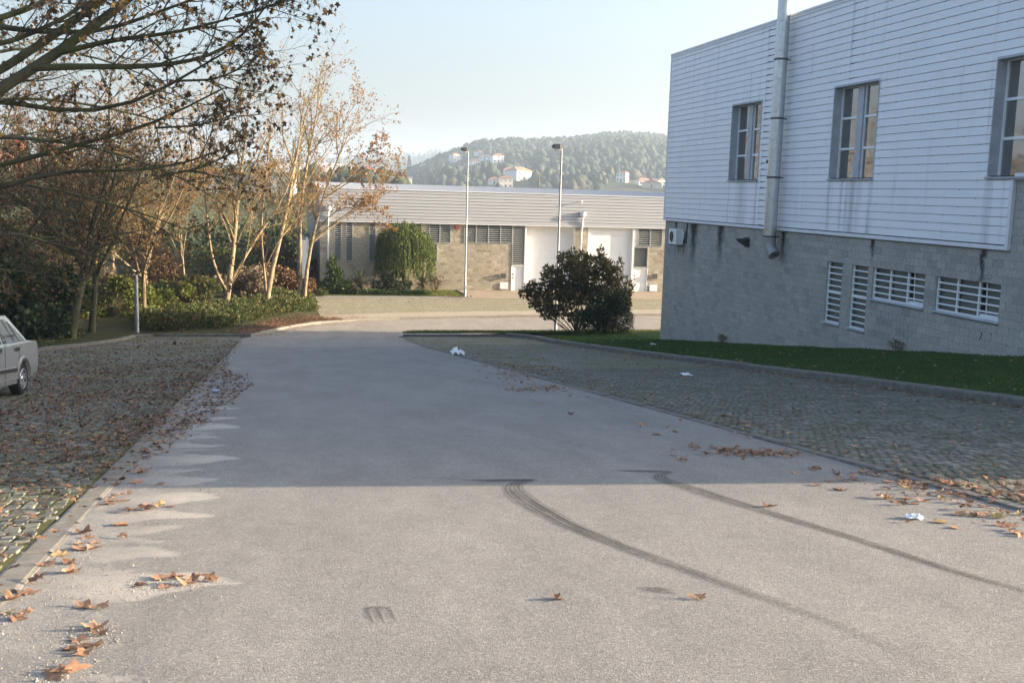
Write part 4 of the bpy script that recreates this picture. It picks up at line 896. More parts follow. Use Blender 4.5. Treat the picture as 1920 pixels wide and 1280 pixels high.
    for i in k:
        p = l3[i][0][-1]; mb.tube([p, p-UPV*.09], .0015, 3, False); mb.lathe(tuple(p-UPV*.115), [(.004, -.014), (.014, -.007), (.014, .007), (.004, .014)], 6)
    mb.build('seed_balls', M['bark_near'], root)['kind'] = 'stuff'
near_tree()
# --- trees along the back of the left bay (in the building's shadow, tops in the sun)
t3 = Vector((-8.9, 27.0, gz(27)+.1)); q = lambda x, y, Y: onY(x, y, Y)
t3f = [t3-Vector((0, 0, .3)), t3+Vector((.1, 0, 1.2)), Vector((-8.6, 27, -.6)), Vector((-8.5, 27.1, 2)), Vector((-8.6, 27.3, 5)), Vector((-8.4, 27.5, 8))]
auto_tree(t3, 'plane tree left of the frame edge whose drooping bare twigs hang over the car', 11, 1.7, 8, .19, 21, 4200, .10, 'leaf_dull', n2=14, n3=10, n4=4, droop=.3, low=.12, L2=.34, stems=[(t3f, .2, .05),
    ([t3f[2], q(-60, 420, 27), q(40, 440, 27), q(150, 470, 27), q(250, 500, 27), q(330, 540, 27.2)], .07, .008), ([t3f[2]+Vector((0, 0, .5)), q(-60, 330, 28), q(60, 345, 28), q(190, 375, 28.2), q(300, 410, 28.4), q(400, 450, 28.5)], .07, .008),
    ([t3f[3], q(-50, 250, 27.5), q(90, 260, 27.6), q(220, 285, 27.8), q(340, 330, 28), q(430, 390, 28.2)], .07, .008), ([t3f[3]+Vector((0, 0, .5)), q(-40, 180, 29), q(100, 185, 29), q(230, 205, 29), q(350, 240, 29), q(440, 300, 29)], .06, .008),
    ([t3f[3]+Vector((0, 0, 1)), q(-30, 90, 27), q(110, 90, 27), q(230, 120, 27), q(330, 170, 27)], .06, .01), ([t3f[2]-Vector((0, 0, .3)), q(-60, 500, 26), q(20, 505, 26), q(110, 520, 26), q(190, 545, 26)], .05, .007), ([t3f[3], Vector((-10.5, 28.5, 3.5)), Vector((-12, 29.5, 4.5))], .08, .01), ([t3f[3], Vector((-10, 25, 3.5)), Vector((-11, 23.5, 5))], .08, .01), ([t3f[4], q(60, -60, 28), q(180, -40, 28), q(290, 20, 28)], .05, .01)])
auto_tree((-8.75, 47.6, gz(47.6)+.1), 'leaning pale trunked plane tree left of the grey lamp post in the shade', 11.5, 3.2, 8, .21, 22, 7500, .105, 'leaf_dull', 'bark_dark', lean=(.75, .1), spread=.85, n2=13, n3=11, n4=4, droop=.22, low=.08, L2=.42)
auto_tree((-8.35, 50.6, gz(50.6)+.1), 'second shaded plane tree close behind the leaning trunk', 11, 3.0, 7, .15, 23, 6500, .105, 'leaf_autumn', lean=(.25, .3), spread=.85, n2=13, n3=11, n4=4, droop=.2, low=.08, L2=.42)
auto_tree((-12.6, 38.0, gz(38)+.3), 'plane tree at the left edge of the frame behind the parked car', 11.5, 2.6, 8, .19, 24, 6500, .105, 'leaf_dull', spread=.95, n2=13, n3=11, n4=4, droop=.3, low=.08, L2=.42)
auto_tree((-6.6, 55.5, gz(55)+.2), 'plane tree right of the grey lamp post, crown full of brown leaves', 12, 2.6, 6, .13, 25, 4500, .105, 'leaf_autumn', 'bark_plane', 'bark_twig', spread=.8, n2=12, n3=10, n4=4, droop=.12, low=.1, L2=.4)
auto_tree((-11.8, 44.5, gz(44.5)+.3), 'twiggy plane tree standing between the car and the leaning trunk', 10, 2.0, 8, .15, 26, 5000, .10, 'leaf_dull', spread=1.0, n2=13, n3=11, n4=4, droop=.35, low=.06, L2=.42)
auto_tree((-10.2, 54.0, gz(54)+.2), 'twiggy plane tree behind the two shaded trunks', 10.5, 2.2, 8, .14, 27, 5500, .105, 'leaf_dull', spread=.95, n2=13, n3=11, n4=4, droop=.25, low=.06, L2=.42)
# --- the three sunlit forked plane trees on the bend
q = lambda x, y, Y: onY(x, y, Y)
bA, bB, bC = Vector((-2.75, 58.4, gz(58)+.3)), Vector((-.58, 60.6, gz(60)+.3)), Vector((1.6, 62.6, gz(62)+.3))
kw = dict(bark_m='bark_plane', twig_m='bark_twig', n2=13, n3=10, n4=4, low=.3, L2=.38)
fA = q(425, 545, 58.4); auto_tree(bA, 'left sunlit plane tree on the bend, trunk forked into three stems', 13, 1, 3, .2, 31, 1500, .11, 'leaf_autumn', stems=[
    ([bA-Vector((0, 0, .3)), q(424, 570, 58.4), fA, q(431, 520, 58.5), q(438, 470, 58.6), q(443, 400, 58.8), q(450, 330, 59), q(462, 250, 59.2), q(470, 175, 59.4)], .19, .015),
    ([fA, q(410, 530, 58.2), q(397, 490, 58), q(391, 440, 57.8), q(386, 380, 57.5), q(380, 300, 57.4), q(372, 220, 57.2)], .10, .015),
    ([q(430, 535, 58.5), q(450, 500, 58.7), q(470, 460, 59), q(490, 430, 59.4), q(515, 400, 59.8), q(545, 350, 60), q(560, 280, 60.3), q(570, 190, 60.6)], .095, .012),
    ([q(436, 530, 58.4), q(452, 505, 58), q(463, 475, 57.4), q(472, 400, 57), q(487, 320, 56.8)], .05, .01)], **kw)
fB = q(499, 550, 60.6); auto_tree(bB, 'middle sunlit plane tree on the bend, one long leaning stem', 13, 1, 3, .17, 32, 2000, .11, 'leaf_autumn', stems=[
    ([bB-Vector((0, 0, .3)), q(498, 570, 60.6), fB, q(508, 505, 60.7), q(518, 475, 60.8), q(529, 440, 61), q(538, 395, 61.1), q(549, 330, 61.3), q(560, 260, 61.6), q(585, 170, 62), q(605, 130, 62)], .17, .012),
    ([fB, q(496, 520, 60.6), q(497, 500, 60.4), q(490, 470, 60.2), q(488, 420, 60), q(497, 350, 59.8), q(505, 270, 59.5), q(512, 200, 59.2)], .085, .012),
    ([q(500, 497, 60.4), q(512, 470, 60), q(528, 440, 59.6), q(570, 395, 59.2), q(610, 340, 59)], .04, .01),
    ([q(536, 400, 61), q(565, 360, 61.5), q(600, 300, 62), q(640, 240, 62.3), q(668, 190, 62.5)], .05, .01)], **kw)
fC = q(569, 535, 62.6); auto_tree(bC, 'right sunlit plane tree on the bend, two stems, branches reaching over the far roof', 13, 1, 3, .17, 33, 5200, .11, 'leaf_autumn', stems=[
    ([bC-Vector((0, 0, .3)), q(570, 560, 62.6), fC, q(576, 500, 62.7), q(583, 455, 62.8), q(592, 420, 63), q(604, 370, 63.2), q(628, 310, 63.6), q(655, 250, 64), q(678, 190, 64)], .13, .012),
    ([bC+Vector((-.22, .1, -.3)), q(563, 560, 62.8), q(563, 525, 62.8), q(562, 480, 62.8), q(562, 430, 62.8), q(562, 380, 63), q(575, 310, 63.2), q(592, 220, 63.4), q(606, 150, 63.6)], .17, .012),
    ([q(586, 455, 62.8), q(620, 425, 63.3), q(655, 405, 63.6), q(690, 375, 64), q(725, 340, 64.2), q(748, 318, 64.4)], .05, .009),
    ([q(590, 440, 62.8), q(615, 405, 62.2), q(650, 385, 62), q(690, 395, 61.8), q(725, 410, 61.8)], .04, .008),
    ([q(605, 370, 63.2), q(640, 345, 63.8), q(680, 310, 64.2), q(715, 270, 64.6)], .045, .009)], **kw)
# --- slender young trees in the wood behind
for k, (x, y, h, r, lab) in enumerate([(-7.6, 66, 10, .09, 'slender sunlit tree in the wood left of the forked trees'), (-5.6, 69, 9, .07, 'thin young tree just behind the left forked tree'), (-9.9, 63, 10, .09, 'thin straight tree behind the grey lamp post'), (-12.5, 60, 11, .1, 'slim tree deep in the wood at the left'), (-3.6, 74, 10, .08, 'thin tree seen between the left and middle forked trees'), (-1.2, 78, 11, .08, 'tall thin tree behind the middle forked tree'), (-15.5, 56, 11, .11, 'slim tree at the far left of the wood'), (-10.8, 74, 12, .1, 'tall bare tree at the back of the wood')]):
    auto_tree((x, y, gz(y)+.1), lab, h, h*.3, 5, r, 50+k, 1500, .11, 'leaf_autumn' if k % 2 == 0 else 'leaf_dull', 'bark_plane', 'bark_twig', lean=(rng.normal(0, .3), 0), spread=.5, n2=7, n3=6, n4=2, group='young trees in the wood', name='young_tree', L2=.34)
# --- leafy masses
def cloud(centres, radii, n, rg, shell=.35, zmin=None):
    c = np.array(centres, float); r = np.array(radii, float); vol = r.prod(1); k = rg.choice(len(c), n, p=vol**.75/np.sum(vol**.75)); d = rg.normal(0, 1, (n, 3)); d /= np.linalg.norm(d, axis=1, keepdims=True); rad_ = (shell+(1-shell)*rg.random(n)**.5)*(1+.12*np.sin(d[:, 0]*7+k)+.1*np.sin(d[:, 2]*9+k*2))
    P = c[k]+d*r[k]*rad_[:, None]
    if zmin is not None: P[:, 2] = np.maximum(P[:, 2], zmin+rg.random(n)*.25)
    return P, d
def shrub(name, base, label, cat, cs, rs, n, size, mat, seed, stems=10, stem_r=.02, shell=.35, tmpl=KITE, tf=KITEF, group=None, mat2=None, up=.2, bark='bark_dark', spread=1.0):
    rg = np.random.default_rng(seed); root = empty(name, base, label, cat, group); b = np.array(base, float)
    c = np.array(cs, float)+b; P, d = cloud(c, rs, n, rg, shell, b[2]+.03); leaf_obj('foliage', P, d*.7+rg.normal(0, .6, (n, 3))+UPV*up, size, mat, root, rg, tmpl, tf, spread)
    pl = []
    for k in range(stems):
        e = c[k % len(c)]+rg.normal(0, .35, 3)*np.array(rs[k % len(c)]); mid = b*.45+e*.55+rg.normal(0, .08, 3); a = b+rg.normal(0, .07, 3)*np.array([1, 1, 0])-UPV*.1
        p, _ = resample([a, a*.7+mid*.3+UPV*.1, mid, e], 8); pl.append((p, np.linspace(stem_r, stem_r*.25, 8))); pl += spawn(pl[-1], 4, .35*np.linalg.norm(e-b), stem_r*.4, rg, .3, 1, (.4, .9), .1, 8, .1)
    V, Fc = tubes(pl, 5); npobj('stems', V, Fc, bark, root, True); return root
R3 = np.random.default_rng(77)
# big broad-leaved shrub and the dark round one in front of it
bb = (14.75, 50.0, gz(50)+.12)
cs = [(-.9, 0, 2.2), (.6, .2, 2.6), (1.7, -.1, 2.0), (-1.9, 0, 1.7), (-.2, -.3, 3.3), (.9, .1, 3.5), (-1.3, .1, 2.9), (1.9, .2, 2.9), (-2.3, .1, 2.3), (0, .4, 2.0), (-1.5, -.2, 1.1), (2.35, 0, 1.7), (.2, .2, 3.8), (-.7, .1, 3.75), (1.5, 0, 3.3), (1.15, 0, 4.15), (2.15, 0, 3.55), (-.35, .1, 4.1), (-2.75, 0, 2.05), (2.7, .1, 2.4), (-.9, -.1, 1.2), (.1, -.3, .9), (1.3, -.2, .8)]
rs = [(.75, .8, .6), (.8, .8, .6), (.75, .8, .7), (.6, .7, .5), (.7, .7, .5), (.75, .7, .5), (.65, .7, .5), (.5, .6, .5), (.45, .5, .4), (.9, .9, .7), (.5, .5, .35), (.5, .6, .6), (.35, .4, .4), (.4, .4, .4), (.4, .4, .5), (.16, .2, .28), (.12, .15, .35), (.2, .2, .25), (.3, .3, .2), (.25, .3, .4), (.6, .5, .35), (.6, .5, .4), (.7, .5, .45)]
STARL = np.array([(.0, 1.0, .05), (-.2, .62, .02), (-.52, .60, .1), (-.3, .32, .0), (-.34, .05, .08), (0, .2, 0), (.34, .05, .08), (.3, .32, 0), (.52, .60, .1), (.2, .62, .02), (0, .45, -.03)]); STARLF = np.array([(k, (k+1) % 10, 10) for k in range(10)])
LEAF6 = np.array([(0, 0, 0), (.2, .3, .04), (.16, .7, .02), (0, 1, -.06), (-.16, .7, .02), (-.2, .3, .04)]); LEAF6F = np.array([(0, 1, 2, 3), (0, 3, 4, 5)])
shrub('broadleaf_shrub', bb, 'tall open broad leaved shrub with bare stems on the lawn corner', 'shrub', cs, rs, 12500, .16, 'leaf_shrub', 61, 22, .035, .2, LEAF6, LEAF6F, spread=1.3)
b2 = (15.9, 48.8, gz(48.8)+.1)
shrub('conifer_shrub', b2, 'dense dark rounded evergreen shrub in front of the tall one on the lawn', 'shrub', [(-.2, 0, .9), (.5, 0, 1.0), (-.8, 0, .8), (.9, .1, .8), (0, 0, 1.6), (.6, .1, 1.7), (-.6, 0, 1.5)], [(.8, .7, .85), (.7, .7, .9), (.6, .6, .75), (.55, .6, .7), (.7, .6, .6), (.55, .5, .6), (.5, .5, .6)], 15000, .085, 'leaf_dark', 62, 10, .03, .45, LEAF6, LEAF6F)
# weeping conifer before the far warehouse
def weeping(base, label, w_, h, seed):
    rg = np.random.default_rng(seed); root = empty('weeping_conifer', base, label, 'tree'); b = np.array(base, float); P = []; D = []; ns = 900
    for k in range(ns):
        a = rg.uniform(0, 2*math.pi); rr = w_*.5*math.sqrt(rg.random())*(1.02+.12*math.sin(3*a+1)); top = h*(1-.20*(rr/(w_*.5))**2.2)*rg.uniform(.84, 1.02); L = min(rg.uniform(.8, 2.9), top-.15); n = int(L/.075); x0 = b+np.array([rr*math.cos(a), rr*math.sin(a), top]); dr = rg.normal(0, .05, 2); out = np.array([math.cos(a), math.sin(a), 0])
        t = np.arange(n)/max(1, n); pts = x0[None]-UPV*L*t[:, None]+out*(.18*np.sin(t*2.2))[:, None]+np.column_stack([dr[0]*t, dr[1]*t, 0*t])+rg.normal(0, .025, (n, 3)); P.append(pts); D.append(rg.normal(0, .35, (n, 3))-UPV+out*.25)
    P = np.concatenate(P); D = np.concatenate(D); leaf_obj('foliage', P, D, .17, 'leaf_cypress', root, rg, KITE, KITEF, .5)
    tr, _ = resample([b-UPV*.1, b+UPV*h*.5, b+UPV*h*.93], 8); V, Fc = tubes([(tr, np.linspace(.16, .04, 8))]+[poly(b+UPV*h*rg.uniform(.4, .9), rg.normal(0, 1, 3)*np.array([1, 1, .2])+UPV*.5, w_*.45, .05, .015, 8, .1, (0, 0, -.3), rg) for _ in range(12)], 6); npobj('trunk', V, Fc, 'bark_dark', root, True)
weeping((8.75, 73.0, -5.5), 'weeping evergreen conifer with hanging green strands against the far warehouse', 3.7, 5.0, 63)
def spiky(base, label, n, L, seed, mats=('leaf_blade',), trunk=.4, cat='yucca'):
    rg = np.random.default_rng(seed); root = empty('spiky_plant', base, label, cat); b = np.array(base, float)
    for mi, mt in enumerate(mats):
        pl = []; V = []; Fc = []; m_ = n//(1 if mi == 0 else 2); rn = []
        for k in range(m_):
            a = rg.uniform(0, 2*math.pi); el = rg.uniform(-.25, 1.45) if mi == 0 else rg.uniform(-.9, .2); d = np.array([math.cos(a)*math.cos(el), math.sin(a)*math.cos(el), math.sin(el)]); p, _ = poly(b+UPV*trunk*rg.uniform(.6, 1.1), d, L*rg.uniform(.6, 1.1), 0, 0, 5, .05, (0, 0, -.35), rg); s_ = nrm(np.cross(d, UPV))*.035*L; w5 = [.7, 1, .85, .5, .02]; i0 = len(V)
            for pt, ww in zip(p, w5): V += [pt-s_*ww, pt+s_*ww]
            Fc += [(i0+2*j, i0+2*j+1, i0+2*j+3, i0+2*j+2) for j in range(4)]; rn += [rg.random()]*10
        npobj('leaf_blades' if mi == 0 else 'dry_blades', np.array(V), np.array(Fc), mt, root, False, {'rnd': np.array(rn)})
    tr, _ = resample([b-UPV*.1, b+UPV*trunk*.5, b+UPV*trunk], 5); V, Fc = tubes([(tr, np.linspace(.12, .09, 5))], 8); npobj('trunk', V, Fc, 'bark_dark', root, True)
spiky((5.55, 71.4, -5.5), 'spiky sword leaved plant with dry hanging leaves left of the weeping conifer', 110, 1.35, 64, ('leaf_blade', 'leaf_dry'), .75)
spiky((9.95, 71.9, -5.5), 'spiky sword leaved plant with pale dry leaves right under the weeping conifer', 90, 1.3, 65, ('leaf_blade', 'leaf_dry'), .8)
shrub('garden_shrub', (3.75, 71.3, -5.5), 'bushy green shrub at the left end of the far lawn strip', 'shrub', [(0, 0, .6), (.5, 0, .5), (-.5, 0, .5), (.1, 0, 1.3), (-.1, .1, 1.9), (.3, .1, 1.4), (.9, 0, .5), (0, 0, 2.3)], [(.7, .6, .55), (.6, .6, .5), (.5, .5, .5), (.5, .5, .5), (.35, .4, .5), (.4, .4, .4), (.5, .5, .45), (.15, .15, .35)], 4200, .13, 'leaf_green', 66, 9, .025)
shrub('clipped_shrub', (7.6, 71.4, -5.5), 'dark layered clipped shrub at the foot of the weeping conifer', 'shrub', [(-.7, 0, .65), (.2, -.1, .8), (.9, 0, .5), (.1, -.4, .35), (-.2, .1, 1.15), (1.2, .2, .75), (.5, .2, 1.35)], [(.6, .5, .3), (.55, .5, .25), (.5, .45, .3), (.45, .4, .22), (.5, .45, .2), (.4, .4, .22), (.4, .4, .25)], 6500, .085, 'leaf_dark', 67, 8, .03, .6)
shrub('box_hedge', (7.6, 70.75, -5.5), 'low clipped hedge strip along the far lawn before the conifer', 'hedge', [(x, .05*math.sin(x*3), .18) for x in np.arange(-2.1, 2.6, .35)], [(.35, .28, .22)]*14, 5000, .07, 'leaf_green', 68, 14, .015, .6)
shrub('dry_shrub', (11.0, 73.1, -5.5), 'small dry brown shrub against the tan wall right of the conifer', 'shrub', [(0, 0, .5), (.3, 0, .9), (-.2, .1, 1.0)], [(.45, .4, .4), (.3, .3, .4), (.25, .3, .35)], 420, .12, 'leaf_dry', 69, 16, .012, .2)
shrub('edge_shrub', (2.75, 69.9, -5.5), 'small pale rounded shrub at the fence end of the far path', 'shrub', [(0, 0, .25), (.3, .1, .2)], [(.35, .3, .25), (.3, .3, .2)], 700, .09, 'leaf_ground', 70, 5, .01)
# ground-cover bed curving round the bend
def bed():
    rg = np.random.default_rng(71); root = empty('groundcover_bed', (-2.5, 54.2, gz(54)+.15), 'wide low bed of spreading evergreen shrubs along the kerb of the bend', 'shrub bed')
    path = [(-6.0, 52.0), (-4.4, 52.0), (-3.0, 52.5), (-2.1, 53.8), (-1.3, 55.6), (-.4, 57.3), (.5, 58.6), (1.2, 59.6), (1.75, 61.2), (1.7, 63.5)]; cs = []; rs = []
    for (x, y) in resample([(a, b_, 0) for a, b_ in path], 32)[0][:, :2]:
        for s_ in (0, 1.1, 2.2, 3.3):
            cs.append((x-s_*.55*(1 if x > -3 else .25), y+s_*.75, gz(y)+.25+.30*min(1, s_+.45)+rg.normal(0, .06))); rs.append((.62, .62, .40+.1*rg.random()))
    P, d = cloud(cs, rs, 30000, rg, .45, -5.5); P[:, 2] = np.maximum(P[:, 2], g(P[:, 1])+.1); leaf_obj('foliage', P, d*.6+rg.normal(0, .5, P.shape)+UPV*.55, .14, 'leaf_ground', root, rg, KITE, KITEF, .8)
    pl = [poly((c[0], c[1], gz(c[1])+.05), rg.normal(0, .5, 3)+UPV, .7, .012, .004, 5, .2, (0, 0, 0), rg) for c in cs]; V, Fc = tubes(pl, 4); npobj('stems', V, Fc, 'bark_dark', root)
bed()
# dark evergreens behind the car, sunlit laurel and scrub behind the kerb
for k, (x, y, h, w_, lab) in enumerate([(-12.0, 48.5, 4.2, 3.2, 'dark evergreen thicket behind the leaning trunk'), (-15.6, 47.5, 5.0, 4.0, 'tall dark evergreen thicket at the left edge behind the car'), (-12.8, 53.5, 4.0, 3.0, 'dark evergreen bush further back behind the shaded trunks'), (-14.0, 43.0, 3.6, 3.0, 'dark evergreen bush left of the parked car'), (-18.5, 52.5, 5.2, 4.2, 'big dark evergreen bush at the back left'), (-10.7, 46.2, 3.9, 2.8, 'dense black green bush right behind the leaning trunk'), (-12.6, 44.6, 4.0, 3.0, 'dense black green bush at the left edge above the car boot'), (-10.2, 50.5, 3.4, 2.6, 'low dark bush between the two shaded trunks')]):
    cs = [(R3.normal(0, w_*.28), R3.normal(0, w_*.22), h*R3.uniform(.12, .8)) for _ in range(16)]; rs = [(w_*.3, w_*.28, h*.2)]*16
    shrub('evergreen_bush', (x, y, gz(y)+.2), lab, 'bush', cs, rs, 8500, .19, 'leaf_dark', 80+k, 10, .04, .3, KITE, KITEF, 'dark bushes on the left verge', spread=1.3)
for k, (x, y, h, w_, mt, lab) in enumerate([(-8.0, 56.5, 2.4, 2.6, 'leaf_lime', 'sunlit yellow green laurel bush between the trunk and the grey lamp post'), (-6.3, 58.8, 2.0, 2.2, 'leaf_lime', 'sunlit green bush just right of the grey lamp post'), (-10.6, 58.5, 2.6, 2.4, 'leaf_green', 'green bush behind the two shaded trunks'),
    (-4.6, 64.5, 1.9, 2.6, 'leaf_ground', 'olive scrub bush behind the left forked tree'), (-1.9, 67.0, 2.0, 2.6, 'leaf_dry', 'brown scrub between the left and middle forked trees'), (.6, 69.0, 2.4, 2.4, 'leaf_dull', 'rusty brown scrub between the middle and right forked trees'), (-7.5, 70.0, 2.6, 3.2, 'leaf_dull', 'brown thicket at the back of the wood'), (-4.0, 75.0, 3.2, 4.0, 'leaf_ground', 'large olive thicket behind the forked trees'), (-11.5, 67.0, 3.0, 3.6, 'leaf_dry', 'tan dry thicket in the wood'), (-.2, 80.0, 3.4, 4.0, 'leaf_dull', 'brown thicket beside the ribbed metal fence'), (-9.0, 84.0, 4.2, 5.0, 'leaf_autumn', 'orange brown thicket far back in the wood'), (-16.0, 62.0, 3.6, 4.2, 'leaf_green', 'green thicket far left in the wood')]):
    cs = [(R3.normal(0, w_*.3), R3.normal(0, w_*.25), h*R3.uniform(.1, .8)) for _ in range(14)]; rs = [(w_*.27, w_*.27, h*.2)]*14
    shrub('scrub_bush', (x, y, gz(y)+.15), lab, 'bush', cs, rs, 4200, .16, mt, 100+k, 18, .018, .25, KITE, KITEF, 'sunlit scrub behind the bend', spread=1.2, bark='bark_twig')
for k, (y, lab) in enumerate([(37.2, 'wispy dark weed tuft at the wall foot below the flue'), (25.6, 'small dark weed tuft at the wall foot under the barred windows')]):
    shrub('weed_tuft', (XWALL-.14, y, float(zwall(y))+.02), lab, 'weed', [(0, 0, .12), (0, .2, .1), (0, -.15, .1)], [(.08, .22, .16)]*3, 130, .06, 'leaf_dry', 130+k, 16, .004, .1)
# ================================================================== STREET LAMPS
def lamp_post(base, h, label):
    x, y, z = base; root = empty('street_lamp', base, label, 'street lamp', 'street lamps')
    MB().lathe(base, [(.10, 0), (.085, .02), (.075, 1.0), (.062, 1.05), (.04, h-.1)], 16).build('pole', M['galvanised'], root, True, 40)
    MB().box(x-.18, x+.18, y-.18, y+.18, z-.05, z+.03, bev=.01).build('base_plate', M['kerb_concrete'], root)
    MB().box(x-.05, x+.05, y-.078, y-.066, z+.5, z+.8).build('hatch', M['galvanised'], root)
    mb = MB(); hz = z+h; vs = []
    for (dx, wz, zl, zh) in ((.06, .10, -.10, .08), (-.12, .15, -.13, .13), (-.40, .13, -.10, .12), (-.50, .08, -.05, .06)): vs += [(x+dx, y-wz, hz+zl), (x+dx, y+wz, hz+zl), (x+dx, y+wz*.8, hz+zh), (x+dx, y-wz*.8, hz+zh)]
    fs = [(0, 1, 2, 3), (15, 14, 13, 12)]+[(4*k+j, 4*k+(j+1) % 4, 4*k+4+(j+1) % 4, 4*k+4+j) for k in range(3) for j in range(4)]
    mb.add(vs, [f[::-1] for f in fs]); hd = mb.build('lamp_head', M['steel_dark'], root)
    MB().box(x-.40, x-.06, y-.11, y+.11, hz-.21, hz-.125, bev=.03).build('diffuser', M['plastic_white'], hd)
lamp_post((12.6, 70.0, -5.5), 9.95, 'thin grey street lamp on the far path before the tan wall')
lamp_post((14.25, 52.2, gz(52)+.08), 9.5, 'thin grey street lamp rising behind the big shrub')
sp_ = empty('metal_post', (-6.35, 50.75, gz(50.7)+.1), 'short grey metal post in the shade at the far end of the left bay', 'post')
MB().lathe((-6.35, 50.75, gz(50.7)+.05), [(.095, 0), (.09, .03), (.085, 2.75), (.07, 2.8), (.02, 2.84)], 14).build('shaft', M['galvanised'], sp_, True, 40); MB().box(-6.5, -6.2, 50.6, 50.9, gz(50.7)+.05, gz(50.7)+.15, bev=.01).build('footing', M['kerb_dark'], sp_); MB().box(-6.40, -6.30, 50.655, 50.668, gz(50.7)+.7, gz(50.7)+1.0).build('hatch', M['galvanised'], sp_)
# ================================================================== PARKED CAR (axis: +u = towards its front)
def car():
    R0 = Vector((-4.47, 19.98, gz(19.98)+.03)); ang = math.radians(4.5); f = Vector((-math.sin(ang), -math.cos(ang), .112)).normalized(); s = Vector((math.cos(ang), -math.sin(ang), 0)); upc = s.cross(f)*1.0
    if upc.z < 0: upc = -upc
    root = empty('parked_car', R0, 'silver four door saloon parked in the left bay, cut by the frame edge', 'car')
    W2 = .81
    def T(u, v, h): p = R0+f*u+s*(v-W2)+upc*h; return (p.x, p.y, p.z)      # u=0 rear axle, v: -W2..W2 across (+ = road side), h height
    def arch(uc, r, n=12): return [(uc+r*math.cos(math.pi*k/n), .30+r*math.sin(math.pi*k/n)) for k in range(n+1)]
    WB = 2.40
    # lower body side outline (u forward), closed polygon with wheel arches
    low = [(-.80, .34), (-.86, .45), (-.86, .60), (-.82, .90), (-.74, .955), (-.30, .97), (2.1, .90), (3.0, .82), (3.16, .72), (3.2, .55), (3.18, .38), (3.1, .26)]
    bot = [(p[0], p[1]) for p in arch(WB, .335)[0:]]
    sill = [(p[0], p[1]) for p in arch(0, .335)]
    outline = low+[(WB+.335, .24)]+bot+[(WB-.335, .2), (.335, .2)]+sill+[(-.335, .26)]
    def loop(v, inset): return [T(u, v, h) for u, h in outline]
    n = len(outline); mb = MB(); rings = []
    prof_ = [(-W2+.0, .0), (W2, .0)]
    def ring(v, k): 
        return [T(u+(k*(-.03) if u > 2.9 else k*.03 if u < -.6 else 0), v, h-(.02*k if h > .8 else 0)) for u, h in outline]
    vs = ring(-W2+.06, 1)+ring(-W2, 0)+ring(W2, 0)+ring(W2-.06, 1)
    # order: road side is v=+W2
    fs = []
    for a in range(1, 2):
        for k in range(n): k2 = (k+1) % n; fs.append((a*n+k, a*n+k2, (a+1)*n+k2, (a+1)*n+k))
    mb.add(vs, fs)
    # sides via triangulated polygon
    mb.f += [tuple(range(2*n, 3*n)), tuple(range(2*n-1, n-1, -1))]
    body = mb.build('body', M['car_paint'], root)
    bv = body.modifiers.new('bevel', 'BEVEL'); bv.width = .05; bv.segments = 3; bv.limit_method = 'ANGLE'; bv.angle_limit = math.radians(50)
    for p in body.data.polygons: p.use_smooth = len(p.vertices) == 4
    body.data.set_sharp_from_angle(angle=math.radians(40))
    # side features, laid slightly proud of the road side (and mirrored)
    for sg in (1, -1):
        v0 = sg*W2; e = sg*.012
        def strip(name, pts, mat, par=root, th=.012): 
            mb = MB(); k = len(pts); a = [T(u, v0-e*.3, h) for u, h in pts]; b = [T(u, v0+sg*th, h) for u, h in pts]
            mb.add(a+b, [tuple(range(k, 2*k))]+[(i, (i+1) % k, k+(i+1) % k, k+i) for i in range(k)]); return mb.build(name, M[mat], par)
        strip('side_moulding', [(.40, .44), (2.02, .44), (2.02, .50), (.40, .50)], 'car_trim', th=.02)
        strip('moulding_trim', [(.40, .502), (2.02, .502), (2.02, .516), (.40, .516)], 'alloy', th=.016)
        strip('sill_crease', [(.38, .30), (2.04, .30), (2.04, .312), (.38, .312)], 'alloy', th=.008)
        for uc in (0, WB):   # flared wheel-arch lips
            mb = MB(); a = arch(uc, .345); b = arch(uc, .40); vs = [T(u, v0-e*.2, h) for u, h in a]+[T(u, v0-e*.2, h) for u, h in b]+[T(u, v0+sg*.03, h) for u, h in a]; k = len(a)
            mb.add(vs, [(i, i+1, 2*k+i+1, 2*k+i) for i in range(k-1)]+[(2*k+i, 2*k+i+1, k+i+1, k+i) for i in range(k-1)]); mb.build('arch_lip', M['car_paint'], root, True)
        # greenhouse glass and pillars
        def gl(name, pts, mat, off):
            mb = MB(); a = []
            for u, h in pts: t = (h-.93)/.48; a.append(T(u, sg*(W2-.045-.20*t)+sg*off, h))
            b = [tuple(Vector(p)-s*sg*.02) for p in a]; k = len(a); mb.add(a+b, [tuple(range(k)), tuple(range(2*k-1, k-1, -1))]+[(i, (i+1) % k, k+(i+1) % k, k+i) for i in range(k)]); return mb.build(name, M[mat], root)
        gl('side_shell', [(-.40, .93), (2.05, .88), (1.28, 1.405), (.20, 1.42)], 'car_paint', 0)
        gl('rear_quarter_glass', [(-.24, .965), (.08, .962), (.30, 1.32)], 'car_glass', .012)
        gl('rear_door_glass', [(.16, .962), (.94, .945), (.86, 1.355), (.40, 1.355)], 'car_glass', .012)
        gl('front_door_glass', [(1.04, .943), (1.83, .925), (1.22, 1.355), (.95, 1.357)], 'car_glass', .012)
        gl('glass_divider', [(.36, .962), (.385, .962), (.575, 1.355), (.55, 1.355)], 'car_trim', .016)
        for u0 in (.30, 1.22): strip('door_handle', [(u0, .80), (u0+.16, .80), (u0+.16, .865), (u0, .865)], 'car_trim', th=.025)
        strip('door_gap', [(.985, .24), (.993, .24), (.993, .93), (.985, .93)], 'car_trim', th=.003); strip('door_gap', [(.235, .64), (.243, .64), (.20, .93), (.192, .93)], 'car_trim', th=.003)
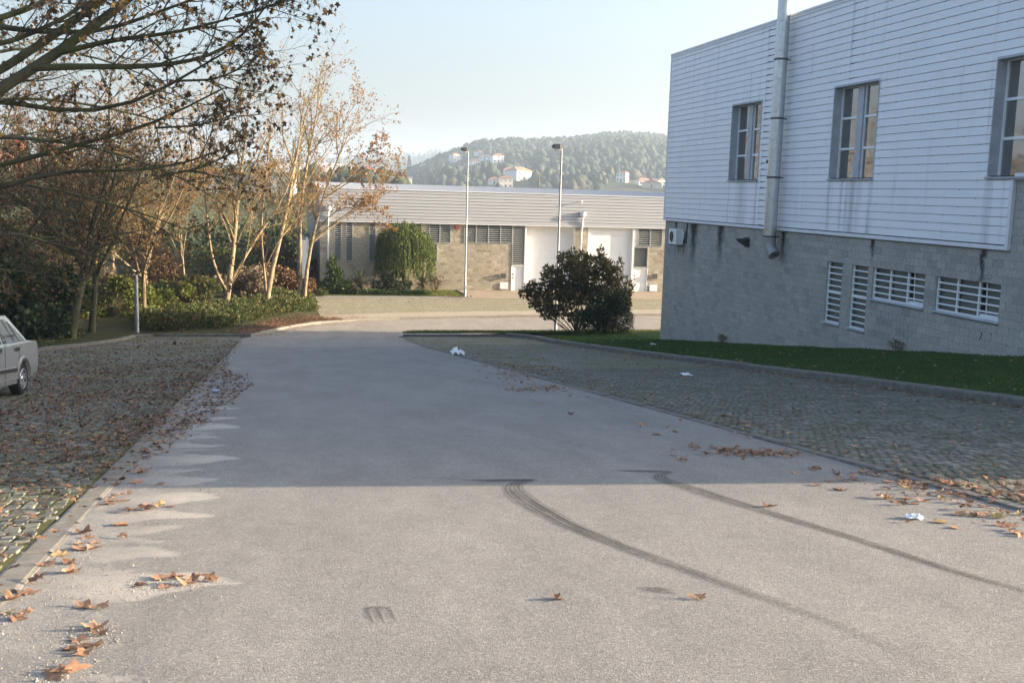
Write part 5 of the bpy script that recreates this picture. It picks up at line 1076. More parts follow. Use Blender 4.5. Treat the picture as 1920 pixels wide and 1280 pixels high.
        m_ = MB(); m_.box(-.06, .06, -.09, .09, -.055, .055, bev=.025); c = Vector(T(1.86, sg*(W2+.07), .985)); m_.v = [tuple(c+f*a_[0]+s*a_[1]+upc*a_[2]) for a_ in m_.v]; m_.build('wing_mirror', M['car_trim'], root)
        for uc in (0, WB):   # wheels
            cc = T(uc, v0-sg*.10, .285); wr = MB(); tilt = [(.12, -.09), (.26, -.095), (.285, -.075), (.29, 0), (.285, .075), (.26, .095), (.19, .09), (.185, .05)]
            def spin(mb, prof2, nseg=28):
                vs = []
                for (r, wd) in prof2:
                    for k in range(nseg): a = 2*math.pi*k/nseg; vs.append(tuple(Vector(cc)+f*(r*math.cos(a))+upc*(r*math.sin(a))+s*(sg*wd)))
                mb.add(vs, [(i*nseg+k, i*nseg+(k+1) % nseg, (i+1)*nseg+(k+1) % nseg, (i+1)*nseg+k) for i in range(len(prof2)-1) for k in range(nseg)]); return mb
            wh_ = spin(MB(), tilt).build('wheel', M['tyre'], root, True, 40)
            rm = spin(MB(), [(.19, .085), (.18, .092), (.165, .075), (.155, .03), (.02, .03)]); rm.build('rim', M['plastic_dark'], wh_, True, 40)
            spk = MB()
            for k in range(5):
                a = 2*math.pi*k/5+.3; d1 = f*math.cos(a)+upc*math.sin(a); d2 = f*-math.sin(a)+upc*math.cos(a); o_ = Vector(cc)+s*sg*.07
                spk.add([tuple(o_+d1*.03-d2*.045), tuple(o_+d1*.17-d2*.055+s*sg*.012), tuple(o_+d1*.17+d2*.055+s*sg*.012), tuple(o_+d1*.03+d2*.045), tuple(o_+d1*.03-d2*.045-s*sg*.03), tuple(o_+d1*.17-d2*.055-s*sg*.03), tuple(o_+d1*.17+d2*.055-s*sg*.03), tuple(o_+d1*.03+d2*.045-s*sg*.03)], [(0, 1, 2, 3), (0, 4, 5, 1), (1, 5, 6, 2), (2, 6, 7, 3), (3, 7, 4, 0)])
            spk.build('spokes', M['alloy'], wh_); spin(MB(), [(.185, .088), (.178, .098), (.168, .09)]).build('rim_edge', M['alloy'], wh_, True)
            spin(MB(), [(.055, .06), (.05, .085), (.001, .088)]).build('hub_cap', M['alloy'], wh_, True)
    def panel(name, pts, mat, par=root): return MB().add([T(*p) for p in pts], [tuple(range(len(pts)))]).build(name, M[mat], par)
    yw = W2-.045-.20
    rf = MB(); us = [(.20, 1.42), (.42, 1.44), (.8, 1.447), (1.12, 1.435), (1.28, 1.405)]; vs = []
    for u, h in us: vs += [T(u, -yw-.0, h), T(u, -yw*.5, h+.022), T(u, 0, h+.03), T(u, yw*.5, h+.022), T(u, yw, h)]
    rf.add(vs, [(5*i+j, 5*i+j+1, 5*i+j+6, 5*i+j+5) for i in range(4) for j in range(4)]); rf.build('roof', M['car_paint'], root, True)
    panel('rear_window', [(-.40, -W2+.07, .945), (-.40, W2-.07, .945), (.20, yw, 1.421), (.20, -yw, 1.421)], 'car_glass')
    panel('windscreen', [(2.05, W2-.07, .895), (2.05, -W2+.07, .895), (1.28, -yw, 1.406), (1.28, yw, 1.406)], 'car_glass')
    def cbox(name, u0, u1, v0, v1, h0, h1, mat, bev=.02):
        mb = MB(); mb.box(u0, u1, v0, v1, h0, h1, bev=bev); mb.v = [T(*p) for p in mb.v]; return mb.build(name, M[mat], root)
    cbox('rear_bumper', -.94, -.80, -W2+.02, W2-.02, .36, .52, 'car_trim', .03); cbox('front_bumper', 3.14, 3.27, -W2+.02, W2-.02, .30, .50, 'car_trim', .03)
    for sg in (1, -1):
        a, b = sorted((sg*.48, sg*(W2-.03))); cbox('tail_light', -.872, -.84, a, b, .62, .80, 'tail_red', .01); cbox('headlight', 3.14, 3.20, a, b, .55, .70, 'lamp_clear', .01)
    cbox('underbody', -.7, 3.05, -W2+.12, W2-.12, .20, .5, 'car_trim', .02)
    cbox('number_plate', -.875, -.86, -.24, .24, .66, .77, 'plastic_white', .003)
car()
# ================================================================== LEAVES ON THE GROUND
def fallen(seed, curl, base=None):
    rg = np.random.default_rng(seed+50); T = (LOBE if base is None else base).copy(); T[:, 1] -= .45; T[:, 0] *= rg.uniform(.6, 1.0); T[:, 2] = 0; x, y = T[:, 0], T[:, 1]; r2 = x*x+y*y; ph = rg.uniform(0, 6.28, 4)
    T[:, 2] = curl*(.8*r2+.8*x*x*math.cos(ph[0])+.8*x*y*math.sin(ph[1])+.16*np.sin(x*8+ph[2])*np.sin(y*7+ph[3]))+rg.normal(0, .02+.03*curl, len(T)); T[:, 2] -= T[:, 2].min(); T[:, :2] *= 1-.3*curl*.6; return T
LFT = [fallen(k, .12+.075*k) for k in range(7)]; SFT = [fallen(k+20, .12+.085*k, STARL) for k in range(7)]
def gl_(x, y, side):    # ground height below a leaf
    return g(y)+(.028 if side else .004)
def scatter(name, label, P, size, zoff, seed, mt='leaf_fallen_lit'):
    rg = np.random.default_rng(seed); n = len(P); nv = 11; VV = []; FF = []; RN = []; base = 0; kind = rg.integers(0, 7, n)
    for k in range(7):
        q = np.where(kind == k)[0]
        if not len(q): continue
        T = SFT[k]; a = rg.uniform(0, 6.283, len(q)); c, s_ = np.cos(a)[:, None], np.sin(a)[:, None]; sz = size*rg.uniform(.4, 1.35, len(q))[:, None]; fl = np.where(rg.random(len(q)) < .25, -1, 1)[:, None]
        x, y, z = T[None, :, 0]*sz, T[None, :, 1]*sz, (np.where(fl > 0, T[None, :, 2], T[:, 2].max()-T[None, :, 2]))*sz; tx = rg.normal(0, .12, len(q))[:, None]; ty = rg.normal(0, .12, len(q))[:, None]
        X_ = x*c-y*s_; Y_ = x*s_+y*c; Z_ = z+X_*tx+Y_*ty; Z_ -= Z_.min(1, keepdims=True); Z_ = Z_-.112*Y_
        VV.append(np.stack([X_+P[q, 0:1], Y_+P[q, 1:2], Z_+P[q, 2:3]], -1).reshape(-1, 3)); FF.append((STARLF[None]+nv*np.arange(len(q))[:, None, None]).reshape(-1, 3)+base); base += nv*len(q); RN.append(np.repeat(rg.random(len(q)), nv))
    o = link(name, mesh_np(name, np.concatenate(VV), np.concatenate(FF), M[mt], True, {'rnd': np.concatenate(RN)})); o['kind'] = 'stuff'; return tag(o, label, 'leaves')
R4 = np.random.default_rng(404)
def xtongue(y): return np.interp(y, [5, 9, 11, 13, 15, 18, 20.5, 22.5, 24.5, 27, 34, 49], [-1.6, -1.45, -1.35, -1.15, -.98, -.75, -.62, -.5, -.72, -1.25, -1.5, -1.6])
def den(x, y):
    d = np.full_like(x, .55); d *= np.interp(y, [3, 9.3, 10.5, 14, 28, 34, 50], [.20, .24, .75, 1, 1, .45, .35]); d *= .55+.9*(np.sin(x*1.9+y*.7)*np.sin(y*1.3-x*.6)*.5+.5); d = np.where(x > -2.2, np.maximum(d*1.3, .5*((y > 11) & (y < 28))), d); return np.clip(d, 0, 1)
n = 66000; x = R4.uniform(-8.05, -.4, n); y = 4.5+45*R4.random(n)**1.35; ok = (x < xtongue(y)+R4.normal(0, .07, n)) & (R4.random(n) < den(x, y)*np.where(x > -1.65, .8, 1)); x, y = x[ok], y[ok]
P = np.column_stack([x, y, g(y)+np.where(x < -1.65, .026, np.where(x < -1.45, .055, .003))+R4.random(len(x))*.012])
inC = (np.abs(x+5.3) < .95) & (y > 16.7) & (y < 20.9); P = P[~inC]; print('left litter', len(P))
scatter('leaf_litter', 'thick carpet of brown fallen leaves over the left parking bay', P, .088, 0, 1, 'leaf_fallen_shade')
# leaves under the kerb, on the right bay and along the road's right edge
def cluster(cx, cy, sx, sy, n, rot=0): a = R4.normal(0, 1, (n, 2))*np.array([sx, sy]); c, s_ = math.cos(rot), math.sin(rot); return np.column_stack([cx+a[:, 0]*c-a[:, 1]*s_, cy+a[:, 0]*s_+a[:, 1]*c])
Q = [cluster(5.25, 10.55, .32, .17, 150, -.3), cluster(4.85, 11.1, .22, .1, 26), cluster(5.75, 8.6, .25, .3, 60), cluster(6.05, 7.9, .35, .45, 150, .2), cluster(6.5, 7.0, .45, .4, 110), cluster(6.5, 26.8, .45, 1.5, 330, .1), cluster(5.6, 24.0, .35, .9, 90), cluster(4.9, 19.6, .35, .35, 60), cluster(5.4, 20.2, .3, .6, 80), cluster(5.0, 22.5, .6, 1.6, 40), cluster(6.25, 14, .25, 3.5, 130), cluster(6.15, 32, .2, 5, 70)]
xx = R4.uniform(6.1, 12, 1500); yy = 6+42*R4.random(1500)**1.4; k = R4.random(1500) < .25+.75*(np.sin(xx*1.3+1)*np.sin(yy*.5+xx)*.5+.5); Q.append(np.column_stack([xx, yy])[k])
yy = 9+40*R4.random(900)**1.3; Q.append(np.column_stack([XK-np.abs(R4.normal(0, .22, 900)), yy]))
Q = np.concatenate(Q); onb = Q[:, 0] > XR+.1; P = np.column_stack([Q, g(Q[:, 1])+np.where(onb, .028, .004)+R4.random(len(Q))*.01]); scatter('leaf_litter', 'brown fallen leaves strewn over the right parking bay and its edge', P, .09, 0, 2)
ss = R4.uniform(0, 1, 900); pts = resample([(a, b_, 0) for a, b_ in FARP[1:9]], 60)[0]; pi = np.column_stack([np.interp(ss*35, np.arange(60), pts[:, k_]) for k_ in range(3)]); off = R4.normal(0, 1, 900); Q = np.column_stack([pi[:, 0]-.5*off*.6-.2, pi[:, 1]+.9*off*.6+.3]); inside = off < -.3
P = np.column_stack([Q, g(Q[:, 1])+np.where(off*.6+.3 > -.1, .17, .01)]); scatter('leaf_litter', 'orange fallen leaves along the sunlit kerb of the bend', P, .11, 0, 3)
ss = R4.uniform(0, 1, 2600); pi = np.column_stack([np.interp(ss*30, np.arange(60), pts[:, k_]) for k_ in range(3)]); off = R4.uniform(.25, 1.5, 2600)*R4.uniform(.4, 1, 2600); tx_ = np.gradient(pts, axis=0)[(ss*30).astype(int)]; tx_ /= np.linalg.norm(tx_, axis=1, keepdims=True)+1e-9; Q = np.column_stack([pi[:, 0]-tx_[:, 1]*off, pi[:, 1]+tx_[:, 0]*off])
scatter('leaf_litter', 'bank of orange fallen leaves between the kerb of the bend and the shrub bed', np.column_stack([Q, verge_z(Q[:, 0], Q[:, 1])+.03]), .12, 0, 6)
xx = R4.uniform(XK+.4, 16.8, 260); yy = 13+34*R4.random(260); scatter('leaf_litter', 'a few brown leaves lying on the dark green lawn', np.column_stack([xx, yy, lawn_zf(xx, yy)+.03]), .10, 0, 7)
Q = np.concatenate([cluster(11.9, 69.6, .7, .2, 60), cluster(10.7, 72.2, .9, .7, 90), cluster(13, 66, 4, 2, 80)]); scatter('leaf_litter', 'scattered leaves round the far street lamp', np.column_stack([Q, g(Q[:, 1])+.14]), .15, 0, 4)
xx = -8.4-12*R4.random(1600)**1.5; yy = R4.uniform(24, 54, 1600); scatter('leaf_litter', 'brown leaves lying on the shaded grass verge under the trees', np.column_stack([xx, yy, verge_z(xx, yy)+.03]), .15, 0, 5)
# single leaves on the sunlit road, one object each
lv = []
for k in range(14):
    T = LFT[k % 7]*np.array([.14, .14, .14]); lv.append(mesh_np('fallen_leaf', T, LOBEF, M['leaf_fallen_lit'], True, {'rnd': np.full(21, R4.random()*.25+.3)}))
S_ = []
def gpx(x, y):
    d = ray(x, y); lo, hi = 1., 80.
    for _ in range(40):
        mid = (lo+hi)/2; p = C0+d*mid
        if p.z > gz(p.y): lo = mid
        else: hi = mid
    return (C0+d*lo).x, (C0+d*lo).y
PX = [(150, 1200), (175, 1212), (135, 1218), (160, 1225), (190, 1190), (180, 1180), (120, 1262), (135, 1255), (105, 1268), (30, 1160), (15, 1150), (50, 1150), (130, 1074), (70, 1093), (55, 1112), (165, 1008), (150, 1020), (175, 1028), (128, 1055), (158, 1000), (215, 935), (230, 940), (205, 945), (225, 985), (285, 952), (300, 948), (272, 955), (232, 1008), (180, 1017), (150, 1030), (320, 950), (330, 1082), (345, 1095), (365, 1085), (395, 1088), (310, 1100), (300, 1085), (262, 1098), (160, 1138), (190, 1140), (262, 887), (275, 884), (300, 908), (255, 905), (240, 925), (1045, 1122), (1310, 1122), (1275, 862), (1282, 865), (1530, 910), (1572, 918), (1580, 919), (1600, 900), (1635, 885), (1615, 888), (1650, 933), (1680, 940), (1700, 935), (1715, 945), (1730, 940), (1690, 946), (1660, 935), (1702, 980), (1760, 979), (1790, 990), (1800, 965), (1825, 967), (1840, 968), (1870, 970), (1885, 965), (1900, 985), (1905, 1000), (1915, 1005), (1440, 950), (1435, 949), (1765, 935), (1810, 955), (1525, 881), (1490, 887), (1530, 879), (1770, 910), (1760, 915), (1700, 907), (1690, 912), (1720, 915), (1880, 985), (1850, 962), (1910, 965), (1895, 995), (885, 713), (960, 725), (1030, 725), (1040, 740), (1015, 757), (1100, 745), (1130, 748), (1070, 777), (1200, 800), (1230, 815), (1250, 800), (1265, 810), (205, 940), (90, 1060), (20, 1125), (245, 960), (115, 1040)]
for i_, (px_, py_) in enumerate(PX):
    x, y = gpx(px_, py_); zz = gz(y)+(.03 if x < XL-.2 or x > XR+.16 else .052 if x < XL else .024 if x > XR else .003)
    o = link('fallen_leaf', lv[i_ % 14], None, (x, y, zz)); o.rotation_euler = (-.111+R4.normal(0, .06), R4.normal(0, .08), R4.uniform(0, 6.28)); k = R4.uniform(.65, 1.25); o.scale = (k, k, k*R4.uniform(.8, 1.3))
    side = 'left' if px_ < 700 else 'right'; tag(o, 'curled brown leaf lying loose near the %s edge of the road' % side, 'leaf', 'loose leaves near the %s edge of the road' % side)
# ================================================================== GRIT, RUBBISH, SKID MARKS
def grit():
    n = 3800; x = -1.42+R4.random(n)**1.4*1.15; y = 4.0+12*R4.random(n)**1.2; kx = cluster(-.62, 6.1, .16, .10, 700); kx2 = cluster(-.95, 5.25, .14, .12, 420); kx3 = cluster(-.98, 6.2, .2, .3, 400); kx4 = cluster(-.85, 8.0, .15, .25, 300); kx5 = cluster(-.93, 4.75, .1, .1, 250)
    x = np.concatenate([x, kx[:, 0], kx2[:, 0], kx3[:, 0], kx4[:, 0], kx5[:, 0]]); y = np.concatenate([y, kx[:, 1], kx2[:, 1], kx3[:, 1], kx4[:, 1], kx5[:, 1]]); n = len(x); k = x > -1.44; x, y = x[k], y[k]; n = len(x)
    T = np.array([(1, 0, 0), (0, 1, 0), (-1, 0, 0), (0, -1, 0), (0, 0, 1), (0, 0, -.5)], float); Fc = np.array([(0, 1, 4), (1, 2, 4), (2, 3, 4), (3, 0, 4), (1, 0, 5), (2, 1, 5), (3, 2, 5), (0, 3, 5)]); s_ = .0028*R4.lognormal(0, .45, n); J = R4.uniform(.5, 1.4, (n, 6, 1)); a = R4.uniform(0, 6.28, n); c, sn = np.cos(a)[:, None], np.sin(a)[:, None]
    Q_ = T[None]*J*s_[:, None, None]; V = np.stack([Q_[:, :, 0]*c-Q_[:, :, 1]*sn+x[:, None], Q_[:, :, 0]*sn+Q_[:, :, 1]*c+y[:, None], Q_[:, :, 2]+(g(y)+.001)[:, None]], -1).reshape(-1, 3)
    o = link('loose_grit', mesh_np('loose_grit', V, (Fc[None]+6*np.arange(n)[:, None, None]).reshape(-1, 3), M['rubble'])); o['kind'] = 'stuff'; tag(o, 'pale loose grit swept along the left edge of the road', 'grit')
grit()
def crumpled(name, label, cat, px, size, h, mat, seed, off=.0, n=7):
    rg = np.random.default_rng(seed); x, y = gpx(*px); z = gz(y)+off; e = empty(name, (x, y, z), label, cat); V = []; N = n
    for i in range(N):
        for j in range(N):
            u, v = i/(N-1)-.5, j/(N-1)-.5; V.append((x+u*size[0]+rg.normal(0, .04)*size[0], y+v*size[1]+rg.normal(0, .04)*size[1], z+.004+h*max(0, rg.random())*(1-2.2*max(abs(u), abs(v))**2)))
    MB().add(V, [(i*N+j, i*N+j+1, (i+1)*N+j+1, (i+1)*N+j) for i in range(N-1) for j in range(N-1)]).build('sheet', M[mat], e); return e
crumpled('plastic_bag', 'crumpled white plastic bag on the flush kerb at the far right of the road', 'bag', (858, 666), (.42, .55), .30, 'paper_white', 1, .02)
crumpled('paper_scrap', 'torn white paper scrap among leaves on the sunlit right side of the road', 'paper', (1715, 972), (.14, .10), .05, 'paper_white', 2)
crumpled('paper_scrap', 'small white paper scrap on the shaded cobbles of the right bay', 'paper', (1286, 705), (.22, .3), .06, 'paper_white', 3, .03)
crumpled('paper_scrap', 'white scrap lying on the lawn kerb left of the warehouse corner', 'paper', (1224, 655), (.25, .3), .05, 'paper_white', 4, .2)
x, y = gpx(404, 736); e = empty('drink_can', (x, y, gz(y)), 'small blue and white drink can lying at the left road edge', 'can')
MB().tube([(x-.06, y, gz(y)+.036), (x+.06, y+.02, gz(y)+.036)], .034, 14).build('can_body', M['can_blue'], e, True, 50); MB().tube([(x-.064, y, gz(y)+.036), (x-.059, y, gz(y)+.036)], .028, 14).build('can_end', M['alloy'], e)
def ribbon(pts, wd, f0, f1, alpha=1, n=60, z=.004):
    pp, L = resample([(a, b_, 0) for a, b_ in pts], n); t = np.gradient(pp, axis=0); t /= np.linalg.norm(t, axis=1, keepdims=True); nn = np.column_stack([t[:, 1], -t[:, 0]]); ww = wd if hasattr(wd, '__len__') else [wd, wd]; W_ = np.interp(np.linspace(0, 1, n), np.linspace(0, 1, len(ww)), ww)
    V = []; uv = []; fd = []; K = 6; s_ = np.linspace(0, L, n)
    fz = alpha*np.minimum(1, np.minimum(s_/max(f0, 1e-3), (L-s_)/max(f1, 1e-3)))
    for i in range(n):
        for k in range(K): v = k/(K-1); p = pp[i, :2]+nn[i]*(v-.5)*W_[i]; V.append((p[0], p[1], gz(p[1])+z)); uv.append((s_[i], v)); fd.append(fz[i])
    a = np.array([[i*K+k for k in range(K-1)] for i in range(n-1)]).ravel(); return V, np.stack([a, a+1, a+K+1, a+K], -1), uv, fd
def skid_obj(name, label, cat, *ribs):
    V = []; Fc = []; uv = []; fd = []
    for r in ribs: b_ = len(V); V += r[0]; Fc.append(r[1]+b_); uv += r[2]; fd += r[3]
    Fc = np.concatenate(Fc); me = mesh_np(name, V, Fc, M['skid_rubber'], False, {'fade': np.array(fd)}); ul = me.uv_layers.new(name='UVMap'); li = np.empty(len(me.loops), np.int32); me.loops.foreach_get('vertex_index', li); ul.data.foreach_set('uv', np.array(uv, np.float32)[li].ravel()); return tag(link(name, me), label, cat)
skid_obj('skid_mark', 'longer dark tyre skid mark curving from the shadow edge towards the lower right', 'skid mark', ribbon([(2.42, 9.32), (2.25, 9.26), (2.10, 9.05), (2.05, 8.75), (2.05, 8.15), (2.13, 7.27), (2.28, 6.61), (2.51, 5.76), (2.69, 5.13), (2.82, 4.65), (2.89, 4.2), (2.95, 3.6)], [.14, .26, .22, .17, .15, .14, .13], .08, 3.2, 1.25), ribbon([(1.70, 9.42), (2.0, 9.34), (2.4, 9.30)], [.05, .16, .1], .2, .1, 2.2, 20, .006))
skid_obj('skid_mark', 'right hand tyre skid mark ending near the right frame edge', 'skid mark', ribbon([(3.90, 9.52), (3.72, 9.45), (3.60, 9.22), (3.59, 9.0), (3.65, 8.6), (3.79, 7.68), (4.01, 6.43), (4.13, 5.42), (4.24, 4.99), (4.38, 4.2)], [.12, .24, .19, .14, .13, .12], .08, 1.5, 1.15), ribbon([(3.25, 9.72), (3.5, 9.62), (3.85, 9.52)], [.04, .14, .1], .2, .1, 2.2, 20, .006))
skid_obj('scuff_mark', 'dark m shaped scuff on the asphalt in the foreground', 'scuff', *[ribbon([(cx, 5.42), (cx+.005, 5.3), (cx+.012, 5.12)], [.03, .022, .012], .03, .1, 1.7, 14, .004+.0006*k) for k, cx in enumerate((.47, .525, .585))], ribbon([(.44, 5.40), (.52, 5.43), (.60, 5.39)], [.03, .05, .03], .05, .05, 1.5, 14, .0065))
skid_obj('scuff_mark', 'faint grey scuff patch right of the foreground centre', 'scuff', ribbon([(2.02, 5.52), (2.15, 5.45), (2.27, 5.36)], [.06, .14, .08], .1, .1, 1.2, 16), ribbon([(2.15, 5.42), (2.35, 5.15), (2.5, 4.85)], [.05, .03, .02], .1, .3, .35, 16, .006))
skid_obj('scuff_mark', 'faint dark tyre smear in the shaded road left of the first skid mark', 'scuff', ribbon([(.9, 9.9), (1.3, 9.7), (1.75, 9.45)], [.05, .1, .08], .4, .1, .4, 20))
# ================================================================== BACKGROUND
def hit_terrain(px, py, lo=420., hi=1500.):
    d = ray(px, py); t = np.linspace(lo, hi, 4000); P_ = np.array(C0)[None]+np.array(d)[None]*t[:, None]; below = P_[:, 2] < terrain(P_[:, 0], P_[:, 1]); k = np.argmax(below)
    if not below.any(): k = np.argmin(np.abs(t-1060))
    p_ = P_[k].copy(); p_[2] = terrain(p_[0], p_[1]); return p_
def tree_blobs(n, sampler, hmin, hmax, seed, wf=(.55, .9)):
    rg = np.random.default_rng(seed); x, y = sampler(n, rg); n = len(x); z = terrain(x, y); h = (hmin+(hmax-hmin)*rg.random(n)**1.8)*(1+.3*np.sin(x*.02)*np.sin(y*.03)); wd = h*rg.uniform(*wf, n)
    rings = np.array([(.6, .0), (1.0, .38), (.78, .74), (.12, 1.0)]); ns = 5; a = np.arange(ns)*2*math.pi/ns
    T = np.array([[(r*math.cos(q+.5*i), r*math.sin(q+.5*i), zz) for q in a] for i, (r, zz) in enumerate(rings)]).reshape(-1, 3); J = rg.uniform(.68, 1.28, (n, len(T), 1)); jz = rg.normal(0, .05, (n, len(T)))
    V = np.empty((n, len(T), 3)); V[:, :, 0] = T[None, :, 0]*J[:, :, 0]*wd[:, None]*.55+x[:, None]; V[:, :, 1] = T[None, :, 1]*J[:, :, 0]*wd[:, None]*.55+y[:, None]; V[:, :, 2] = (T[None, :, 2]+jz)*h[:, None]+z[:, None]-.4
    Fc = np.array([(i*ns+k, i*ns+(k+1) % ns, (i+1)*ns+(k+1) % ns, (i+1)*ns+k) for i in range(3) for k in range(ns)]); return V.reshape(-1, 3), (Fc[None]+len(T)*np.arange(n)[:, None, None]).reshape(-1, 4), np.repeat(np.clip(.30+.22*np.sin(x*.013+2)*np.sin(y*.017+1)+.16*np.sin(x*.041)*np.sin(y*.033)+rg.normal(0, .17, n)+np.where(np.hypot(x, y) < 720, .22, 0), 0, 1), len(T))
def samp(D0, D1, a0, a1, dens=None):
    def f(n, rg):
        D = np.sqrt(rg.uniform(D0**2, D1**2, n)); a = np.radians(rg.uniform(a0, a1, n)); x, y = D*np.sin(a), D*np.cos(a)
        if dens is not None: k = rg.random(n) < dens(x, y, D, a); x, y = x[k], y[k]
        return x, y
    return f
HS = [(854, 303, 12, 0, 'white hillside house with orange roof, leftmost of the bright row'), (888, 308, 11, 1, 'white gabled hillside house second in the bright row'), (911, 300, 13, 0, 'highest white gabled house in the bright hillside row'), (932, 305, 12, 1, 'white hillside house at the right end of the bright row'), (898, 291, 9, 0, 'small pale house above the bright hillside row'), (957, 326, 12, 0, 'white flat house standing alone below the bright row'), (972, 337, 17, 0, 'wide pale house low on the hillside'), (988, 314, 12, 1, 'grey house half hidden in trees right of the bright row'), (929, 345, 10, 0, 'small white house low on the hillside left'), (946, 352, 11, 1, 'cream house with gable just above the far roof'), (1206, 347, 11, 0, 'white house low on the hill at the right, left of a pair'), (1223, 352, 15, 1, 'long cream house low on the hill at the right, right of a pair'), (1167, 341, 8, 0, 'tiny white house between trees on the right slope'), (797, 306, 12, 0, 'pale house at the far left foot of the hill'), (1236, 346, 7, 1, 'small white house beside the warehouse edge on the hill')]
HP = [(hit_terrain(a, b), *r) for a, b, *r in [(h[0], h[1], *h[2:]) for h in HS]]
hx = np.array([[p[0][0], p[0][1]] for p in HP])
def fdens(x, y, D, a):
    k = np.clip((D-640)/260, .25, 1); dd = np.ones_like(x)
    for q in hx:       # keep the view onto each house clear
        u = q/np.linalg.norm(q); t = x*u[0]+y*u[1]; off = np.abs(x*u[1]-y*u[0]); L_ = np.linalg.norm(q); dd = np.where((t < L_+4) & (t > L_-110) & (off < 8), 0, dd); dd = np.where(np.hypot(x-q[0], y-q[1]) < 9, 0, dd)
    return k*dd
V1 = tree_blobs(19000, samp(560, 1230, 5, 34, fdens), 3, 8.5, 1, (.8, 1.25)); V2 = tree_blobs(1500, samp(430, 900, -16, 34, fdens), 6, 11, 2, (.5, .9)); V3 = tree_blobs(2600, samp(1900, 2700, -18, 20), 12, 22, 3, (.5, .8))
def forest(name, label, *vs):
    VV = []; FF = []; rr_ = []; b = 0
    for v, f, r in vs: VV.append(v); FF.append(f+b); rr_.append(r); b += len(v)
    o = link(name, mesh_np(name, np.concatenate(VV), np.concatenate(FF), M['forest'], True, {'rnd': np.concatenate(rr_)})); o['kind'] = 'stuff'; tag(o, label, 'forest')
forest('hill_forest', 'dense hazy forest covering the rounded hill behind the far warehouse', V1); forest('valley_woods', 'scattered trees and hedges on the lower slopes of the valley', V2, tree_blobs(2200, samp(240, 420, -22, 9), 2.5, 6, 4, (.6, 1.0)))
rgv = np.random.default_rng(909); nc = 420; Dv = rgv.uniform(96, 240, nc); av = np.radians(rgv.uniform(-24, 3.5, nc)); cx_, cy_ = Dv*np.sin(av), Dv*np.cos(av); kk = ~((cx_ > 1.5) & (cy_ < 110)); cx_, cy_ = cx_[kk], cy_[kk]; hv = rgv.uniform(1.2, 4.2, len(cx_)); Pv, dv = cloud(np.column_stack([cx_, cy_, terrain(cx_, cy_)+hv*.55]), np.column_stack([hv*.7, hv*.7, hv*.6]), 42000, rgv, .5)
Vv, Fv, rv = leaves_mesh(Pv, dv+rgv.normal(0, .6, Pv.shape), .42, KITE, KITEF, rgv); o = link('valley_thicket', mesh_np('valley_thicket', Vv, Fv, M['leaf_ground'], False, {'rnd': rv})); o['kind'] = 'stuff'; tag(o, 'mass of olive and brown thicket filling the slope beyond the wood', 'thicket'); forest('ridge_forest', 'very pale distant wooded ridge left of the hill', V3)
def house(pos, wd, gab, label, mat='house_white', rz=0, storeys=2, roofm='roof_tile', cat='house', name='house', group='houses on the hillside', depth=None, nwin=3, flat=False):
    x, y, z = pos; az = math.atan2(x, y); root = empty(name, (x, y, z), label, cat, group, -az+rz); d = depth or wd*.8; h = 2.9*storeys
    def loc(mb, nm, mt, par=root): o = link(nm, mb.mesh(nm, M[mt]), par); return o
    loc(MB().box(-wd/2, wd/2, -d/2, d/2, -2, h), 'wall', mat)
    if flat: loc(MB().box(-wd/2-.2, wd/2+.2, -d/2-.2, d/2+.2, h, h+.35), 'roof', roofm)
    elif gab: loc(MB().add([(-wd/2-.4, -d/2-.4, h), (wd/2+.4, -d/2-.4, h), (wd/2+.4, d/2+.4, h), (-wd/2-.4, d/2+.4, h), (0, -d/2-.4, h+wd*.22), (0, d/2+.4, h+wd*.22)], [(0, 4, 5, 3), (4, 1, 2, 5), (0, 1, 4), (2, 3, 5), (3, 2, 1, 0)]), 'roof', roofm)
    else: loc(MB().add([(-wd/2-.4, -d/2-.4, h), (wd/2+.4, -d/2-.4, h), (wd/2+.4, d/2+.4, h), (-wd/2-.4, d/2+.4, h), (-wd*.28, 0, h+d*.24), (wd*.28, 0, h+d*.24)], [(0, 1, 5, 4), (2, 3, 4, 5), (1, 2, 5), (3, 0, 4), (3, 2, 1, 0)]), 'roof', roofm)
    for s_ in range(storeys):
        for k in range(nwin):
            if s_ == 0 and k == nwin//2 and wd < 20: loc(MB().box(-.5, .5, -d/2-.06, -d/2+.02, 0, 2.1), 'door', 'car_trim'); continue
            xc = (k+.5)/nwin*wd-wd/2; w_ = loc(MB().box(xc-.6, xc+.6, -d/2-.05, -d/2+.02, s_*2.9+.9, s_*2.9+2.1), 'window', 'window_glass')
    return root
for (p, wd, gab, lab), k in zip(HP, range(99)): house(p-np.array([0, 0, .3]), wd*.78, gab, lab, 'house_cream' if 'cream' in lab else 'shed_grey' if 'grey' in lab else 'house_white', rz=R4.uniform(-.5, .9), storeys=1+(k % 3 == 0))
